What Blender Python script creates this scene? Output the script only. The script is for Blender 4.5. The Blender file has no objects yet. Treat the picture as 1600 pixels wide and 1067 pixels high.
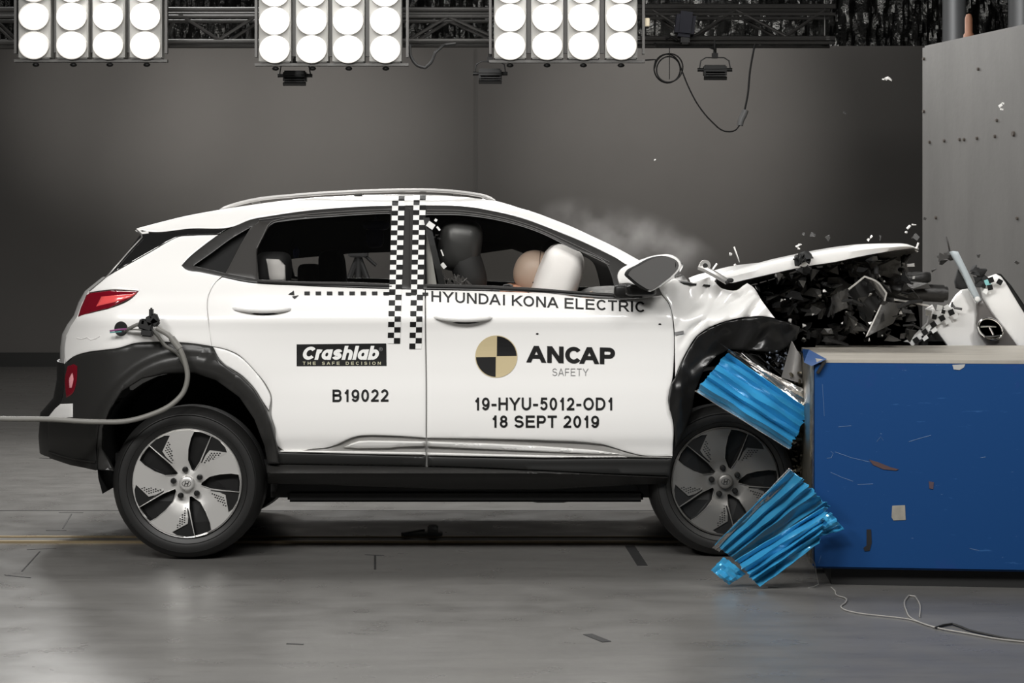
import bpy, bmesh, math, random
import numpy as np
from mathutils import Vector, Matrix, Euler, noise
from mathutils.geometry import delaunay_2d_cdt
random.seed(7)
SC = bpy.context.scene
COL = SC.collection
# ------------------------------------------------------------------ camera
F, D, H = 3240.0, 9.1, 1.337          # focal length in px, distance to the near car side, eye height
HZ = 400.0
cam = bpy.data.cameras.new('camera'); cam.sensor_width = 36; cam.lens = F/1600*36
cam.shift_y = -(533.5-HZ)/1600.0; cam.clip_end = 200
camo = bpy.data.objects.new('camera', cam); COL.objects.link(camo)
camo.location = (0, -D, H); camo.rotation_euler = (math.pi/2, 0, 0); SC.camera = camo
vs = SC.view_settings; vs.view_transform = 'Standard'; vs.look = 'None'; vs.exposure = 0.0; vs.gamma = 1.0; vs.use_curve_mapping = False
w = bpy.data.worlds.new('world'); SC.world = w; w.use_nodes = True
w.node_tree.nodes['Background'].inputs[0].default_value = (1, .97, .93, 1)
w.node_tree.nodes['Background'].inputs[1].default_value = 0.022

def area(name, loc, aim, sx, sy, power, col=(1, .985, .96), spread=180):
    l = bpy.data.lights.new(name, 'AREA'); l.shape = 'RECTANGLE'; l.size = sx; l.size_y = sy
    l.energy = power; l.color = col; l.spread = math.radians(spread)
    o = bpy.data.objects.new(name, l); COL.objects.link(o); o.location = loc
    o.rotation_euler = (Vector(aim)-Vector(loc)).to_track_quat('-Z', 'Y').to_euler(); return o
# overhead lamp banks on the camera side of the hall
for i, (x, y, z, p) in enumerate([(-4.2, -5.2, 4.6, 200), (-1.4, -5.2, 4.7, 208), (.8, -5.2, 4.7, 105)]):
    area('bank_light', (x, y, z), (x*.55-.3, .4, .6), 1.5, .9, p)
# banks above the car, pointing down
for x in (-3.0, -1.0, 1.0):
    area('overhead_light', (x, 2.4, 5.4), (x, 2.4, 0), 1.2, 1.0, 105)
# light thrown by the visible banks towards the car
for x in (-3.0, -1.27, .38):
    area('bank_throw', (x, 5.3, 3.5), (x*.5, 1.6, 0), .9, .6, 60)
area('bank_light', (3.0, -5.0, 4.8), (2.0, .8, 1.15), 1.2, .8, 20, spread=60)
area('floor_light', (-3.4, 10.5, 6.2), (-3.6, 8.0, 0), 2.5, 2.0, 120)

def spot(loc, aim, power, size=75, blend=1.0):
    l = bpy.data.lights.new('wall_spot', 'SPOT'); l.energy = power; l.spot_size = math.radians(size); l.spot_blend = blend
    l.shadow_soft_size = .15; l.color = (1, .97, .93)
    o = bpy.data.objects.new('wall_spot', l); COL.objects.link(o); o.location = loc
    o.rotation_euler = (Vector(aim)-Vector(loc)).to_track_quat('-Z', 'Y').to_euler(); return o
for x, zz, p, sz in ((-4.8, 3.4, 520, 36), (-2.7, 2.65, 850, 46), (1.9, 2.85, 850, 46), (-1.4, 1.6, 330, 95)):
    spot((x*.92, 10.5, 4.5), (x, 16, zz), p, sz)

# ------------------------------------------------------------------ helpers
def P(px, py, Y): d = D+Y; return Vector(((px-800)/F*d, Y, H-(py-HZ)/F*d))
MATS = {}
def mat(name, col, rough=.5, metal=0.0, coat=0.0, spec=.5, bump=None, var=None, emit=None, alpha=None):
    if name in MATS: return MATS[name]
    m = bpy.data.materials.new(name); m.use_nodes = True; nt = m.node_tree; b = nt.nodes['Principled BSDF']
    b.inputs['Base Color'].default_value = (*col, 1); b.inputs['Roughness'].default_value = rough
    b.inputs['Metallic'].default_value = metal; b.inputs['Coat Weight'].default_value = coat
    b.inputs['Coat Roughness'].default_value = .04
    b.inputs['Specular IOR Level'].default_value = spec
    tc = nt.nodes.new('ShaderNodeTexCoord')
    if var:                                    # (scale, amount, stretch vector)
        sc_, amt, st = var
        mp = nt.nodes.new('ShaderNodeMapping'); mp.inputs['Scale'].default_value = st
        n = nt.nodes.new('ShaderNodeTexNoise'); n.inputs['Scale'].default_value = sc_; n.inputs['Detail'].default_value = 8; n.inputs['Roughness'].default_value = .65
        r = nt.nodes.new('ShaderNodeMapRange'); r.inputs['From Min'].default_value = .3; r.inputs['From Max'].default_value = .7
        r.inputs['To Min'].default_value = 1-amt; r.inputs['To Max'].default_value = 1+amt
        mx = nt.nodes.new('ShaderNodeVectorMath'); mx.operation = 'SCALE'; mx.inputs[0].default_value = col
        nt.links.new(tc.outputs['Object'], mp.inputs[0]); nt.links.new(mp.outputs[0], n.inputs['Vector'])
        nt.links.new(n.outputs['Fac'], r.inputs['Value']); nt.links.new(r.outputs[0], mx.inputs['Scale'])
        nt.links.new(mx.outputs[0], b.inputs['Base Color'])
    if bump:                                   # (scale, strength, distance)
        n2 = nt.nodes.new('ShaderNodeTexNoise'); n2.inputs['Scale'].default_value = bump[0]; n2.inputs['Detail'].default_value = 5
        bp = nt.nodes.new('ShaderNodeBump'); bp.inputs['Strength'].default_value = bump[1]; bp.inputs['Distance'].default_value = bump[2]
        nt.links.new(tc.outputs['Object'], n2.inputs['Vector']); nt.links.new(n2.outputs['Fac'], bp.inputs['Height']); nt.links.new(bp.outputs[0], b.inputs['Normal'])
    if emit: b.inputs['Emission Color'].default_value = (*col, 1); b.inputs['Emission Strength'].default_value = emit
    MATS[name] = m; return m
def glass(name, tint, gloss=.12, rough=.02):
    m = bpy.data.materials.new(name); m.use_nodes = True; nt = m.node_tree; nt.nodes.clear()
    o = nt.nodes.new('ShaderNodeOutputMaterial'); t = nt.nodes.new('ShaderNodeBsdfTransparent'); t.inputs[0].default_value = (*tint, 1)
    g = nt.nodes.new('ShaderNodeBsdfGlossy'); g.inputs['Roughness'].default_value = rough; g.inputs[0].default_value = (1, 1, 1, 1)
    fr = nt.nodes.new('ShaderNodeLayerWeight'); fr.inputs[0].default_value = .25
    mr = nt.nodes.new('ShaderNodeMath'); mr.operation = 'MULTIPLY_ADD'; mr.inputs[1].default_value = .28; mr.inputs[2].default_value = gloss*.3
    mx = nt.nodes.new('ShaderNodeMixShader')
    nt.links.new(fr.outputs['Fresnel'], mr.inputs[0]); nt.links.new(mr.outputs[0], mx.inputs[0])
    nt.links.new(t.outputs[0], mx.inputs[1]); nt.links.new(g.outputs[0], mx.inputs[2]); nt.links.new(mx.outputs[0], o.inputs[0])
    MATS[name] = m; return m
paint = mat('white_paint', (.85, .84, .82), .32, 0, .9)
black_gloss = mat('gloss_black', (.012, .012, .012), .12, 0, .5)
cladding = mat('grey_plastic', (.022, .0215, .0205), .36, spec=.4, bump=(900, .15, .001))
clad_dark = mat('dark_plastic', (.009, .009, .0085), .42, spec=.35)
trimgrey = mat('frame_grey', (.030, .029, .028), .35)
silver = mat('silver_trim', (.90, .89, .87), .30, .15, .6)
recess = mat('silver_paint', (.22, .215, .205), .4)
rubber = mat('tyre_rubber', (.009, .0088, .0085), .5, bump=(300, .1, .001))
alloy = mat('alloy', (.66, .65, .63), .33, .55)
shaded_alloy = mat('alloy_in_shade', (.17, .166, .158), .38, .5)  # front wheel's alloy, its colour darkened for the shadow it stands in
void = mat('liner_black', (.008, .008, .008), .7)
ink = mat('black_vinyl', (.007, .007, .007), .5, spec=.25)
ink2 = mat('grey_vinyl', (.22, .22, .22), .4)
white_v = mat('white_vinyl', (.82, .82, .80), .4)
gold = mat('gold_vinyl', (.60, .50, .30), .35, .2)
redlens = mat('red_lens', (.16, .004, .012), .12, 0, .6)
redbright = mat('bright_red_lens', (.78, .09, .09), .2, 0, .6)
chrome = mat('chrome', (.8, .8, .8), .08, 1.0)
seatfab = mat('seat_fabric', (.02, .02, .02), .75)
seatlea = mat('seat_leather', (.035, .035, .034), .38)
glass('side_glass', (.93, .93, .92), .12); glass('privacy_glass', (.84, .84, .84), .15); glass('clear_film', (.90, .90, .90), .15, .1)
rubber_cable = mat('grey_hose', (.18, .175, .16), .5, bump=(80, .4, .002))
blackcab = mat('black_cable', (.012, .012, .012), .6)
steel = mat('truss_steel', (.075, .073, .07), .4, .6)
darkmetal = mat('dark_metal', (.018, .018, .018), .4, .5)

def link(name, me, m, parent=None):
    o = bpy.data.objects.new(name, me); COL.objects.link(o)
    for x in (m if isinstance(m, (list, tuple)) else [m]): me.materials.append(x)
    if parent: o.parent = parent
    return o
def tag(o, label, cat, group=None, kind=None):
    if label: o['label'] = label
    if cat: o['category'] = cat
    if group: o['group'] = group
    if kind: o['kind'] = kind
    return o
def empty(name, loc, label, cat, group=None):
    o = bpy.data.objects.new(name, None); COL.objects.link(o); o.location = loc; o.empty_display_size = .1
    return tag(o, label, cat, group)
def bmobj(name, bm, m, parent=None, smooth=True, ang=40, world=False):
    bm.normal_update()
    me = bpy.data.meshes.new(name); bm.to_mesh(me); bm.free()
    if smooth:
        me.polygons.foreach_set('use_smooth', [True]*len(me.polygons)); me.set_sharp_from_angle(angle=math.radians(ang))
    o = link(name, me, m, parent)
    return o
def recenter(o, loc):
    """world-built mesh on a root at loc: shift the vertices to be local"""
    o.data.transform(Matrix.Translation(-Vector(loc)))
def box(bm, c, s, rot=None, mi=0, bev=0):
    r = bmesh.ops.create_cube(bm, size=1)
    M = Matrix.Translation(Vector(c)) @ (rot.to_matrix().to_4x4() if rot else Matrix()) @ Matrix.Diagonal((*s, 1))
    bmesh.ops.transform(bm, matrix=M, verts=r['verts'])
    fs = set(f for v in r['verts'] for f in v.link_faces)
    for f in fs: f.material_index = mi
    if bev:
        es = set(e for v in r['verts'] for e in v.link_edges)
        bmesh.ops.bevel(bm, geom=list(es), offset=bev, segments=2, affect='EDGES', clamp_overlap=True)
    return r['verts']
def tube(bm, pts, r, seg=8, mi=0, cap=True, r2=None):
    pts = [Vector(p) for p in pts]; n = len(pts); rings = []
    up = None
    for i, p in enumerate(pts):
        t = (pts[min(i+1, n-1)]-pts[max(i-1, 0)]).normalized()
        if up is None: up = t.orthogonal().normalized()
        up = (up - t*up.dot(t)).normalized(); s = t.cross(up)
        rr = r if r2 is None else r+(r2-r)*i/(n-1)
        if callable(rr): rr = rr(i/(n-1))
        rings.append([bm.verts.new(p+(up*math.cos(a)+s*math.sin(a))*rr) for a in [2*math.pi*k/seg for k in range(seg)]])
    for a, b in zip(rings, rings[1:]):
        for k in range(seg):
            f = bm.faces.new((a[k], a[(k+1) % seg], b[(k+1) % seg], b[k])); f.material_index = mi; f.smooth = True
    if cap:
        for rg in (rings[0][::-1], rings[-1]):
            f = bm.faces.new(rg); f.material_index = mi
def lathe(bm, prof, seg=64, mi=0, close=False, sy=-1):
    """prof: (radius, y) list; axis Y"""
    rings = []
    for r, y in prof:
        rings.append([bm.verts.new((r*math.cos(2*math.pi*k/seg), y, r*math.sin(2*math.pi*k/seg))) for k in range(seg)] if r > 1e-6 else [bm.verts.new((0, y, 0))])
    prs = list(zip(rings, rings[1:]))
    if close: prs.append((rings[-1], rings[0]))
    for a, b in prs:
        for k in range(seg):
            k2 = (k+1) % seg
            vs_ = [a[k % len(a)], a[k2 % len(a)], b[k2 % len(b)], b[k % len(b)]]
            u = []
            for v in vs_:
                if v not in u: u.append(v)
            if len(u) > 2:
                f = bm.faces.new(u); f.material_index = mi
def curve_pts(pts, n=10, closed=False):
    """Catmull-Rom that keeps sharp corners"""
    pts = [Vector(p) for p in pts]; N = len(pts); out = []
    def tan(i):
        a = pts[(i-1) % N] if closed or i > 0 else pts[i]; b = pts[(i+1) % N] if closed or i < N-1 else pts[i]
        u = pts[i]-a; v = b-pts[i]
        if u.length > 1e-9 and v.length > 1e-9:
            if u.angle(v) > math.radians(48): return None
            k = min(u.length, v.length)
            return (u.normalized()*v.length+v.normalized()*u.length)/(u.length+v.length)
        return None
    T = [tan(i) for i in range(N)]
    for i in range(N if closed else N-1):
        a, b = pts[i], pts[(i+1) % N]; L = (b-a).length
        ta = T[i]*L if T[i] is not None else (b-a); tb = T[(i+1) % N]*L if T[(i+1) % N] is not None else (b-a)
        m = max(1, n if isinstance(n, int) else int(round(L/n)))
        for k in range(m):
            t = k/m; h00 = 2*t**3-3*t*t+1; h10 = t**3-2*t*t+t; h01 = -2*t**3+3*t*t; h11 = t**3-t*t
            out.append(a*h00+ta*h10+b*h01+tb*h11)
    if not closed: out.append(pts[-1])
    return out
def spl(x, tab):
    """monotone-ish smooth interpolation of a table"""
    xs = [a for a, _ in tab]; ys = [b for _, b in tab]
    if x <= xs[0]: return ys[0]+(ys[1]-ys[0])/(xs[1]-xs[0])*(x-xs[0])
    if x >= xs[-1]: return ys[-1]
    i = 0
    while xs[i+1] < x: i += 1
    h = xs[i+1]-xs[i]; t = (x-xs[i])/h
    d = (ys[i+1]-ys[i])/h
    d0 = (ys[i]-ys[i-1])/(xs[i]-xs[i-1]) if i > 0 else d
    d2 = (ys[i+2]-ys[i+1])/(xs[i+2]-xs[i+1]) if i+2 < len(xs) else d
    m0 = 0 if d0*d <= 0 else 2*d0*d/(d0+d); m1 = 0 if d2*d <= 0 else 2*d2*d/(d2+d)
    return ys[i]*(2*t**3-3*t*t+1)+m0*h*(t**3-2*t*t+t)+ys[i+1]*(-2*t**3+3*t*t)+m1*h*(t**3-t*t)
# ------------------------------------------------------------------ car side surface (depth as a function of height and length)
SEC = [(296, .52), (304, .41), (312, .355), (322, .315), (345, .27), (400, .17), (447, .085), (458, .068), (474, .05), (490, .03), (500, .02), (515, .030), (545, .036), (580, .03),
       (620, .016), (660, .008), (682, .012), (700, .03), (715, .036), (728, .036), (740, .03), (760, .045), (785, .09)]
def S(px, py):
    y = spl(py, SEC)
    if px < 400:
        t = (400-px)/300; y += .05*t*t*(1 if py < 640 else 1)
    if px < 190:
        t = (190-px)/110; y += .30*t*t
    if px > 900:
        t = (px-900)/300; y += .06*t*t
    # haunch over the rear wheel
    g = math.exp(-((px-300)/110)**2-((py-560)/60)**2); y -= .03*g
    return y
def crumple(px, py):
    a = max(0, min(1, (px-1040)/60)); 
    v = Vector((px*.018, py*.03, 1.3))
    n1 = noise.noise(v); n2 = abs(noise.noise(Vector((px*.03+py*.02, py*.012-px*.01, 5.))))
    return S(px, py)+a*(.045*n1-.07*n2+.02)
def in_poly(poly, q):
    x, y = q[:, 0], q[:, 1]; r = np.zeros(len(q), bool); n = len(poly)
    for i in range(n):
        x1, y1 = poly[i]; x2, y2 = poly[(i+1) % n]
        c = (y1 > y) != (y2 > y)
        with np.errstate(divide='ignore', invalid='ignore'):
            xi = (x2-x1)*(y-y1)/((y2-y1) if y2 != y1 else 1e-9)+x1
        r ^= c & (x < xi)
    return r
def bdist(poly, q):
    d = np.full(len(q), 1e9); n = len(poly)
    for i in range(n):
        a = np.array(poly[i]); b = np.array(poly[(i+1) % n]); ab = b-a; L = (ab**2).sum()+1e-12
        t = np.clip(((q-a)@ab)/L, 0, 1); pr = a+t[:, None]*ab; d = np.minimum(d, np.hypot(*(q-pr).T))
    return d
def prep(poly, smooth, seg, inset):
    if smooth: pts = [(p.x, p.y) for p in curve_pts([Vector((a, b, 0)) for a, b in poly], float(seg), True)]
    else:
        pts = []
        for i in range(len(poly)):
            a = np.array(poly[i], float); b = np.array(poly[(i+1) % len(poly)], float); m = max(1, int(np.hypot(*(b-a))/seg))
            pts += [tuple(a+(b-a)*k/m) for k in range(m)]
    if inset:
        n = len(pts); out = []
        ar = sum(pts[i][0]*pts[(i+1) % n][1]-pts[(i+1) % n][0]*pts[i][1] for i in range(n))
        sg = 1 if ar > 0 else -1
        for i in range(n):
            a = np.array(pts[i-1]); b = np.array(pts[(i+1) % n]); t = b-a; L = np.hypot(*t)+1e-9
            nn = np.array((-t[1], t[0]))/L*sg; out.append((pts[i][0]+nn[0]*inset, pts[i][1]+nn[1]*inset))
        pts = out
    return pts
def panel(name, poly, m, parent, Sf=None, off=0.0, thick=.02, step=7, holes=(), bev=2.4, bevd=.003, inset=.35, mirror=True, smooth=True, seg=6, mirror_name=None):
    Sf = Sf or S
    loops = [prep(poly, smooth, seg, inset)]+[prep(h, smooth, seg, -inset) for h in holes]
    outer = loops[0]
    A = np.array(outer); x0, y0 = A.min(0); x1, y1 = A.max(0)
    gx, gy = np.meshgrid(np.arange(x0+step/2, x1, step), np.arange(y0+step/2, y1, step)); q = np.c_[gx.ravel(), gy.ravel()]
    def ok(q, dm):
        k = in_poly(outer, q)
        for h in loops[1:]: k &= ~in_poly(h, q)
        d = np.full(len(q), 1e9)
        for l in loops: d = np.minimum(d, bdist(l, q))
        return q[k & (d > dm)]
    q = ok(q, max(bev*1.5, step*.45) if bev else step*.45)
    extra = []
    if bev:
        for li, l in enumerate(loops):
            n = len(l); ar = sum(l[i][0]*l[(i+1) % n][1]-l[(i+1) % n][0]*l[i][1] for i in range(n)); sg = (1 if ar > 0 else -1)*(1 if li == 0 else -1)
            for dd in (.4*bev, bev):
                e = []
                for i in range(n):
                    a = np.array(l[i-1]); b = np.array(l[(i+1) % n]); t = b-a; L = np.hypot(*t)+1e-9
                    e.append((l[i][0]-t[1]/L*sg*dd, l[i][1]+t[0]/L*sg*dd))
                extra.append(ok(np.array(e), dd*.85))
    allq = np.vstack([q]+extra) if extra else q
    verts = []; edges = []
    for l in loops:
        b0 = len(verts); verts += [Vector(p) for p in l]; edges += [(b0+i, b0+(i+1) % len(l)) for i in range(len(l))]
    verts += [Vector(p) for p in allq]
    vo, eo, fo, *_ = delaunay_2d_cdt(verts, edges, [], 0, 1e-4, False)
    V = np.array([(v.x, v.y) for v in vo])
    cen = np.array([V[list(f)].mean(0) for f in fo]); k = in_poly(outer, cen)
    for h in loops[1:]: k &= ~in_poly(h, cen)
    db = np.full(len(V), 1e9)
    for l in loops: db = np.minimum(db, bdist(l, V))
    bm = bmesh.new(); bv = []
    for (x, y), d in zip(V, db):
        dep = Sf(x, y)+off
        if bev and d < bev: dep += bevd*(1-d/bev)**2
        bv.append(bm.verts.new(P(x, y, dep)))
    for f, kk in zip(fo, k):
        if kk:
            try: fc = bm.faces.new([bv[i] for i in f])
            except ValueError: pass
    for v in [v for v in bm.verts if not v.link_faces]: bm.verts.remove(v)
    bm.normal_update()
    for f in bm.faces:
        if f.normal.y > 0: f.normal_flip()
    be = [e for e in bm.edges if e.is_boundary]
    r = bmesh.ops.extrude_edge_only(bm, edges=be)
    for v in [g for g in r['geom'] if isinstance(g, bmesh.types.BMVert)]: v.co.y += thick
    o = bmobj(name, bm, m, parent, ang=35)
    if mirror:
        me = o.data.copy()
        for v in me.vertices: v.co.y = 1.8-v.co.y
        me.flip_normals()
        o2 = bpy.data.objects.new(mirror_name or name, me); COL.objects.link(o2); o2.parent = parent
    return o
def mirror_obj(o, name=None):
    me = o.data.copy()
    for v in me.vertices: v.co.y = 1.8-v.co.y
    me.flip_normals(); o2 = bpy.data.objects.new(name or o.name, me); COL.objects.link(o2); o2.parent = o.parent; return o2
def loft(name, rows, m, parent, nx=14, solid=0.0, ang=35):
    """rows: list of (edge point Vector near side, bulge vector); spans to the far side by mirroring about Y=.9"""
    bm = bmesh.new(); R = []
    for e, bul in rows:
        r = []
        for j in range(nx+1):
            t = -1+2*j/nx; y = .9+t*(.9-e.y); k = 1-abs(t)**2.6
            r.append(bm.verts.new(Vector((e.x, y, e.z))+Vector(bul)*k))
        R.append(r)
    for a, b in zip(R, R[1:]):
        for j in range(nx): bm.faces.new((a[j], a[j+1], b[j+1], b[j]))
    bmesh.ops.recalc_face_normals(bm, faces=bm.faces)
    if solid:
        g = bmesh.ops.solidify(bm, geom=bm.faces[:], thickness=solid)
    return bmobj(name, bm, m, parent, ang=ang)
def text_mesh(name, s, px, py, width, height, m, parent, slope=0.0, bold=0.0, shear=0.0, space=1.0, Sf=None, off=-.0028, depth_map=None, rot=0):
    cu = bpy.data.curves.new('t', 'FONT'); cu.body = s; cu.offset = bold; cu.shear = shear; cu.space_character = space; cu.resolution_u = 3
    to = bpy.data.objects.new('t', cu); COL.objects.link(to); bpy.context.view_layer.update()
    me = bpy.data.meshes.new_from_object(to.evaluated_get(bpy.context.evaluated_depsgraph_get()))
    bpy.data.objects.remove(to)
    xs = [v.co.x for v in me.vertices]; ys = [v.co.y for v in me.vertices]
    x0, x1, y0, y1 = min(xs), max(xs), min(ys), max(ys)
    Sf = Sf or S
    for v in me.vertices:
        u = (v.co.x-x0)/(x1-x0)*width; t = (v.co.y-y0)/(y1-y0)*height
        qx = px+u; qy = py-t+slope*u
        if depth_map: v.co = depth_map(qx, qy)
        else: v.co = P(qx, qy, Sf(qx, qy)+off)
    me.name = name
    return link(name, me, m, parent)
def decal(name, polys, mats, parent, Sf=None, off=-.002, seg=8, thick=.0008):
    """polys: list of (poly, material index) laid on the surface as one thin vinyl piece"""
    Sf = Sf or S; bm = bmesh.new()
    for poly, mi in polys:
        pts = prep(poly, False, seg, 0); AA = np.array(pts); g0 = AA.min(0); g1 = AA.max(0)
        gx, gy = np.meshgrid(np.arange(g0[0]+3.5, g1[0], 7), np.arange(g0[1]+3.5, g1[1], 7)); gq = np.c_[gx.ravel(), gy.ravel()]
        if len(gq): gq = gq[in_poly(pts, gq) & (bdist(pts, gq) > 2)]
        vo, eo, fo, *_ = delaunay_2d_cdt([Vector(p) for p in pts]+[Vector(p) for p in gq], [(i, (i+1) % len(pts)) for i in range(len(pts))], [], 0, 1e-4, False)
        V = np.array([(v.x, v.y) for v in vo]); cen = np.array([V[list(f)].mean(0) for f in fo]); k = in_poly(pts, cen)
        bv = [bm.verts.new(P(x, y, Sf(x, y)+off-(.0008*mi))) for x, y in V]
        for f, kk in zip(fo, k):
            if kk:
                fc = bm.faces.new([bv[i] for i in f]); fc.material_index = mi
                fc.normal_update()
                if fc.normal.y > 0: fc.normal_flip()
    for v in [v for v in bm.verts if not v.link_faces]: bm.verts.remove(v)
    return bmobj(name, bm, mats, parent, smooth=False)
def arc(cx, cy, rx, ry, a0, a1, n=14): return [(cx+rx*math.cos(math.radians(a0+(a1-a0)*i/n)), cy+ry*math.sin(math.radians(a0+(a1-a0)*i/n))) for i in range(n+1)]
SX = arc(.5, .755, .455, .245, 12, 235)+arc(.5, .26, .5, .26, 62, -165)
GL = {'A': (.80, [[(0, 0), (.5, 1)], [(.5, 1), (1, 0)], [(.2, .30), (.8, .30)]]), 'B': (.68, [[(0, 0), (0, 1)], [(0, 1), (.6, 1)]+arc(.62, .77, .32, .23, 90, -90)+[(0, .54)], [(0, .54), (.6, .54)]+arc(.66, .27, .34, .27, 90, -90)+[(0, 0)]]),
 'C': (.76, [arc(.5, .5, .5, .5, 38, 322, 24)]), 'D': (.74, [[(0, 0), (0, 1)], [(0, 1), (.4, 1)]+arc(.42, .5, .58, .5, 90, -90, 18)+[(0, 0)]]), 'E': (.66, [[(0, 0), (0, 1)], [(0, 1), (1, 1)], [(0, .53), (.92, .53)], [(0, 0), (1.03, 0)]]),
 'F': (.6, [[(0, 0), (0, 1)], [(0, 1), (1, 1)], [(0, .5), (.88, .5)]]), 'H': (.72, [[(0, 0), (0, 1)], [(1, 0), (1, 1)], [(0, .53), (1, .53)]]), 'I': (.14, [[(.5, 0), (.5, 1)]]), 'K': (.74, [[(0, 0), (0, 1)], [(0, .34), (.95, 1)], [(.33, .58), (1, 0)]]),
 'L': (.58, [[(0, 0), (0, 1)], [(0, 0), (1, 0)]]), 'N': (.72, [[(0, 0), (0, 1)], [(0, 1), (1, 0)], [(1, 0), (1, 1)]]), 'O': (.82, [arc(.5, .5, .5, .5, 0, 360, 32)]), 'P': (.66, [[(0, 0), (0, 1)], [(0, 1), (.6, 1)]+arc(.66, .72, .34, .28, 90, -90)+[(0, .44)]]),
 'R': (.72, [[(0, 0), (0, 1)], [(0, 1), (.6, 1)]+arc(.62, .74, .33, .26, 90, -90)+[(0, .48)], [(.5, .48), (1, 0)]]), 'S': (.70, [SX]), 'T': (.68, [[(0, 1), (1, 1)], [(.5, 0), (.5, 1)]]), 'U': (.72, [[(0, 1), (0, .36)]+arc(.5, .36, .5, .36, 180, 360)+[(1, 1)]]),
 'Y': (.76, [[(0, 1), (.5, .42)], [(1, 1), (.5, .42)], [(.5, 0), (.5, .44)]]), '0': (.56, [arc(.5, .5, .5, .5, 0, 360, 28)]), '1': (.40, [[(.75, 0), (.75, 1)], [(.75, 1), (.45, .82), (.1, .70)]]), '2': (.56, [arc(.5, .70, .47, .30, 168, -30)+[(.62, .36), (.02, 0)], [(0, 0), (1, 0)]]),
 '5': (.56, [[(.92, 1), (.2, 1)], [(.2, 1), (.08, .50)], [(.08, .50)]+arc(.48, .33, .52, .33, 125, -160)]), '8': (.56, [arc(.5, .765, .42, .235, 0, 360, 24), arc(.5, .27, .5, .27, 0, 360, 24)]), '9': (.56, [arc(.5, .67, .5, .33, 0, 360, 26), [(1, .67)]+arc(.46, .40, .54, .40, 10, -150)]), '-': (.34, [[(0, .40), (1, .40)]]),
 'r': (.42, [[(0, 0), (0, .72)], arc(.62, .42, .6, .28, 175, 75)]), 'a': (.56, [arc(.5, .36, .5, .36, 0, 360, 24), [(1, 0), (1, .72)]]), 's': (.50, [[(x, y*.74) for x, y in SX]]), 'h': (.54, [[(0, 0), (0, 1.08)], arc(.5, .40, .5, .32, 180, 0)+[(1, 0)]]), 'l': (.10, [[(.5, 0), (.5, 1.08)]]), 'b': (.56, [[(0, 0), (0, 1.08)], arc(.5, .36, .5, .36, 0, 360, 24)])}
KERN = {'CA': -.20, 'ra': -.20, 'Cr': -.06, 'DA': -.08, 'AI': .02, 'NC': -.02, 'AP': -.02, 'SA': -.06, 'AF': -.04, 'TY': -.02, '18': .02, 'CT': -.08, 'TR': -.02, 'PT': -.03, 'KO': -.04, 'NA': -.04}
def stroke_text(name, s, px, py, width, h, m, parent, wt=.16, slope=0.0, shear=0.0, gap=.17, space=.38, off=-.0028, Sf=None, tab=None):
    """lettering drawn as strokes: px, py = left end of the baseline, width and height in px"""
    Sf = Sf or S; adv = []; x = 0
    for ch, nx_ in zip(s, s[1:]+' '):
        adv.append(x); x += KERN.get(ch+nx_, 0); x += space if ch == ' ' else GL[ch][0]+wt*.55+gap
    tot = x-gap; kx = width/(tot+shear*.0); bm = bmesh.new()
    for ch, ax in zip(s, adv):
        if ch == ' ': continue
        W, strokes = GL[ch]; W = W+wt*.55; iw = max(W-wt, .001); ih = 1-wt
        ends = [q for st in strokes for q in (st[0], st[-1])]
        for st in strokes:
            shr = [ends.count(st[0]) > 1, ends.count(st[-1]) > 1]
            pts = [(ax+wt/2+u*iw, wt/2+v*ih) for u, v in st]; closed = math.dist(pts[0], pts[-1]) < 1e-6 and len(pts) > 4
            if closed: pts = pts[:-1]
            elif len(pts) == 2 or True:
                for e, f_ in ((0, 1), (-1, -2)):
                    dx, dy = pts[e][0]-pts[f_][0], pts[e][1]-pts[f_][1]; L = math.hypot(dx, dy)
                    if abs(dx) < 1e-4 or abs(dy) < 1e-4: pts[e] = (pts[e][0]+dx/L*wt/2, pts[e][1]+dy/L*wt/2)
                    elif len(pts) == 2 and shr[-e]: pts[e] = (pts[e][0], pts[e][1]+math.copysign(wt/2, dy) if abs(pts[e][1]-.5) > .3 else pts[e][1])
                    elif len(pts) == 2: pts[e] = (pts[e][0]+dx/abs(dy)*wt/2*(1 if pts[e][1] < .1+wt/2 or pts[e][1] > .9-wt/2 else 0), pts[e][1]+(dy/abs(dy))*wt/2*(1 if pts[e][1] < .1+wt/2 or pts[e][1] > .9-wt/2 else 0))
            n = len(pts); Lf = []; Rt = []
            for i in range(n):
                a = pts[i-1] if (i > 0 or closed) else pts[i]; c = pts[(i+1) % n] if (i < n-1 or closed) else pts[i]
                dx, dy = c[0]-a[0], c[1]-a[1]; L = math.hypot(dx, dy) or 1; nx, ny = -dy/L*wt/2, dx/L*wt/2
                if n == 2 and abs(dx) > 1e-3 and abs(dy) > .3: nx, ny = (-wt/2*math.copysign(1, dy)*L/abs(dy)*1.0, 0)
                Lf.append((pts[i][0]+nx, pts[i][1]+ny)); Rt.append((pts[i][0]-nx, pts[i][1]-ny))
            def mk(q):
                u = (q[0]+shear*q[1])*kx; v = q[1]*h; X, Y_ = px+u, py-v+slope*u; return bm.verts.new(P(X, Y_, Sf(X, Y_)+off))
            a_ = [mk(q) for q in Lf]; b_ = [mk(q) for q in Rt]
            for i in range(n if closed else n-1):
                f = bm.faces.new((a_[i], a_[(i+1) % n], b_[(i+1) % n], b_[i])); f.normal_update()
                if f.normal.y > 0: f.normal_flip()
    return bmobj(name, bm, m, parent, smooth=False)
def rectp(x0, y0, x1, y1): return [(x0, y0), (x1, y0), (x1, y1), (x0, y1)]

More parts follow.
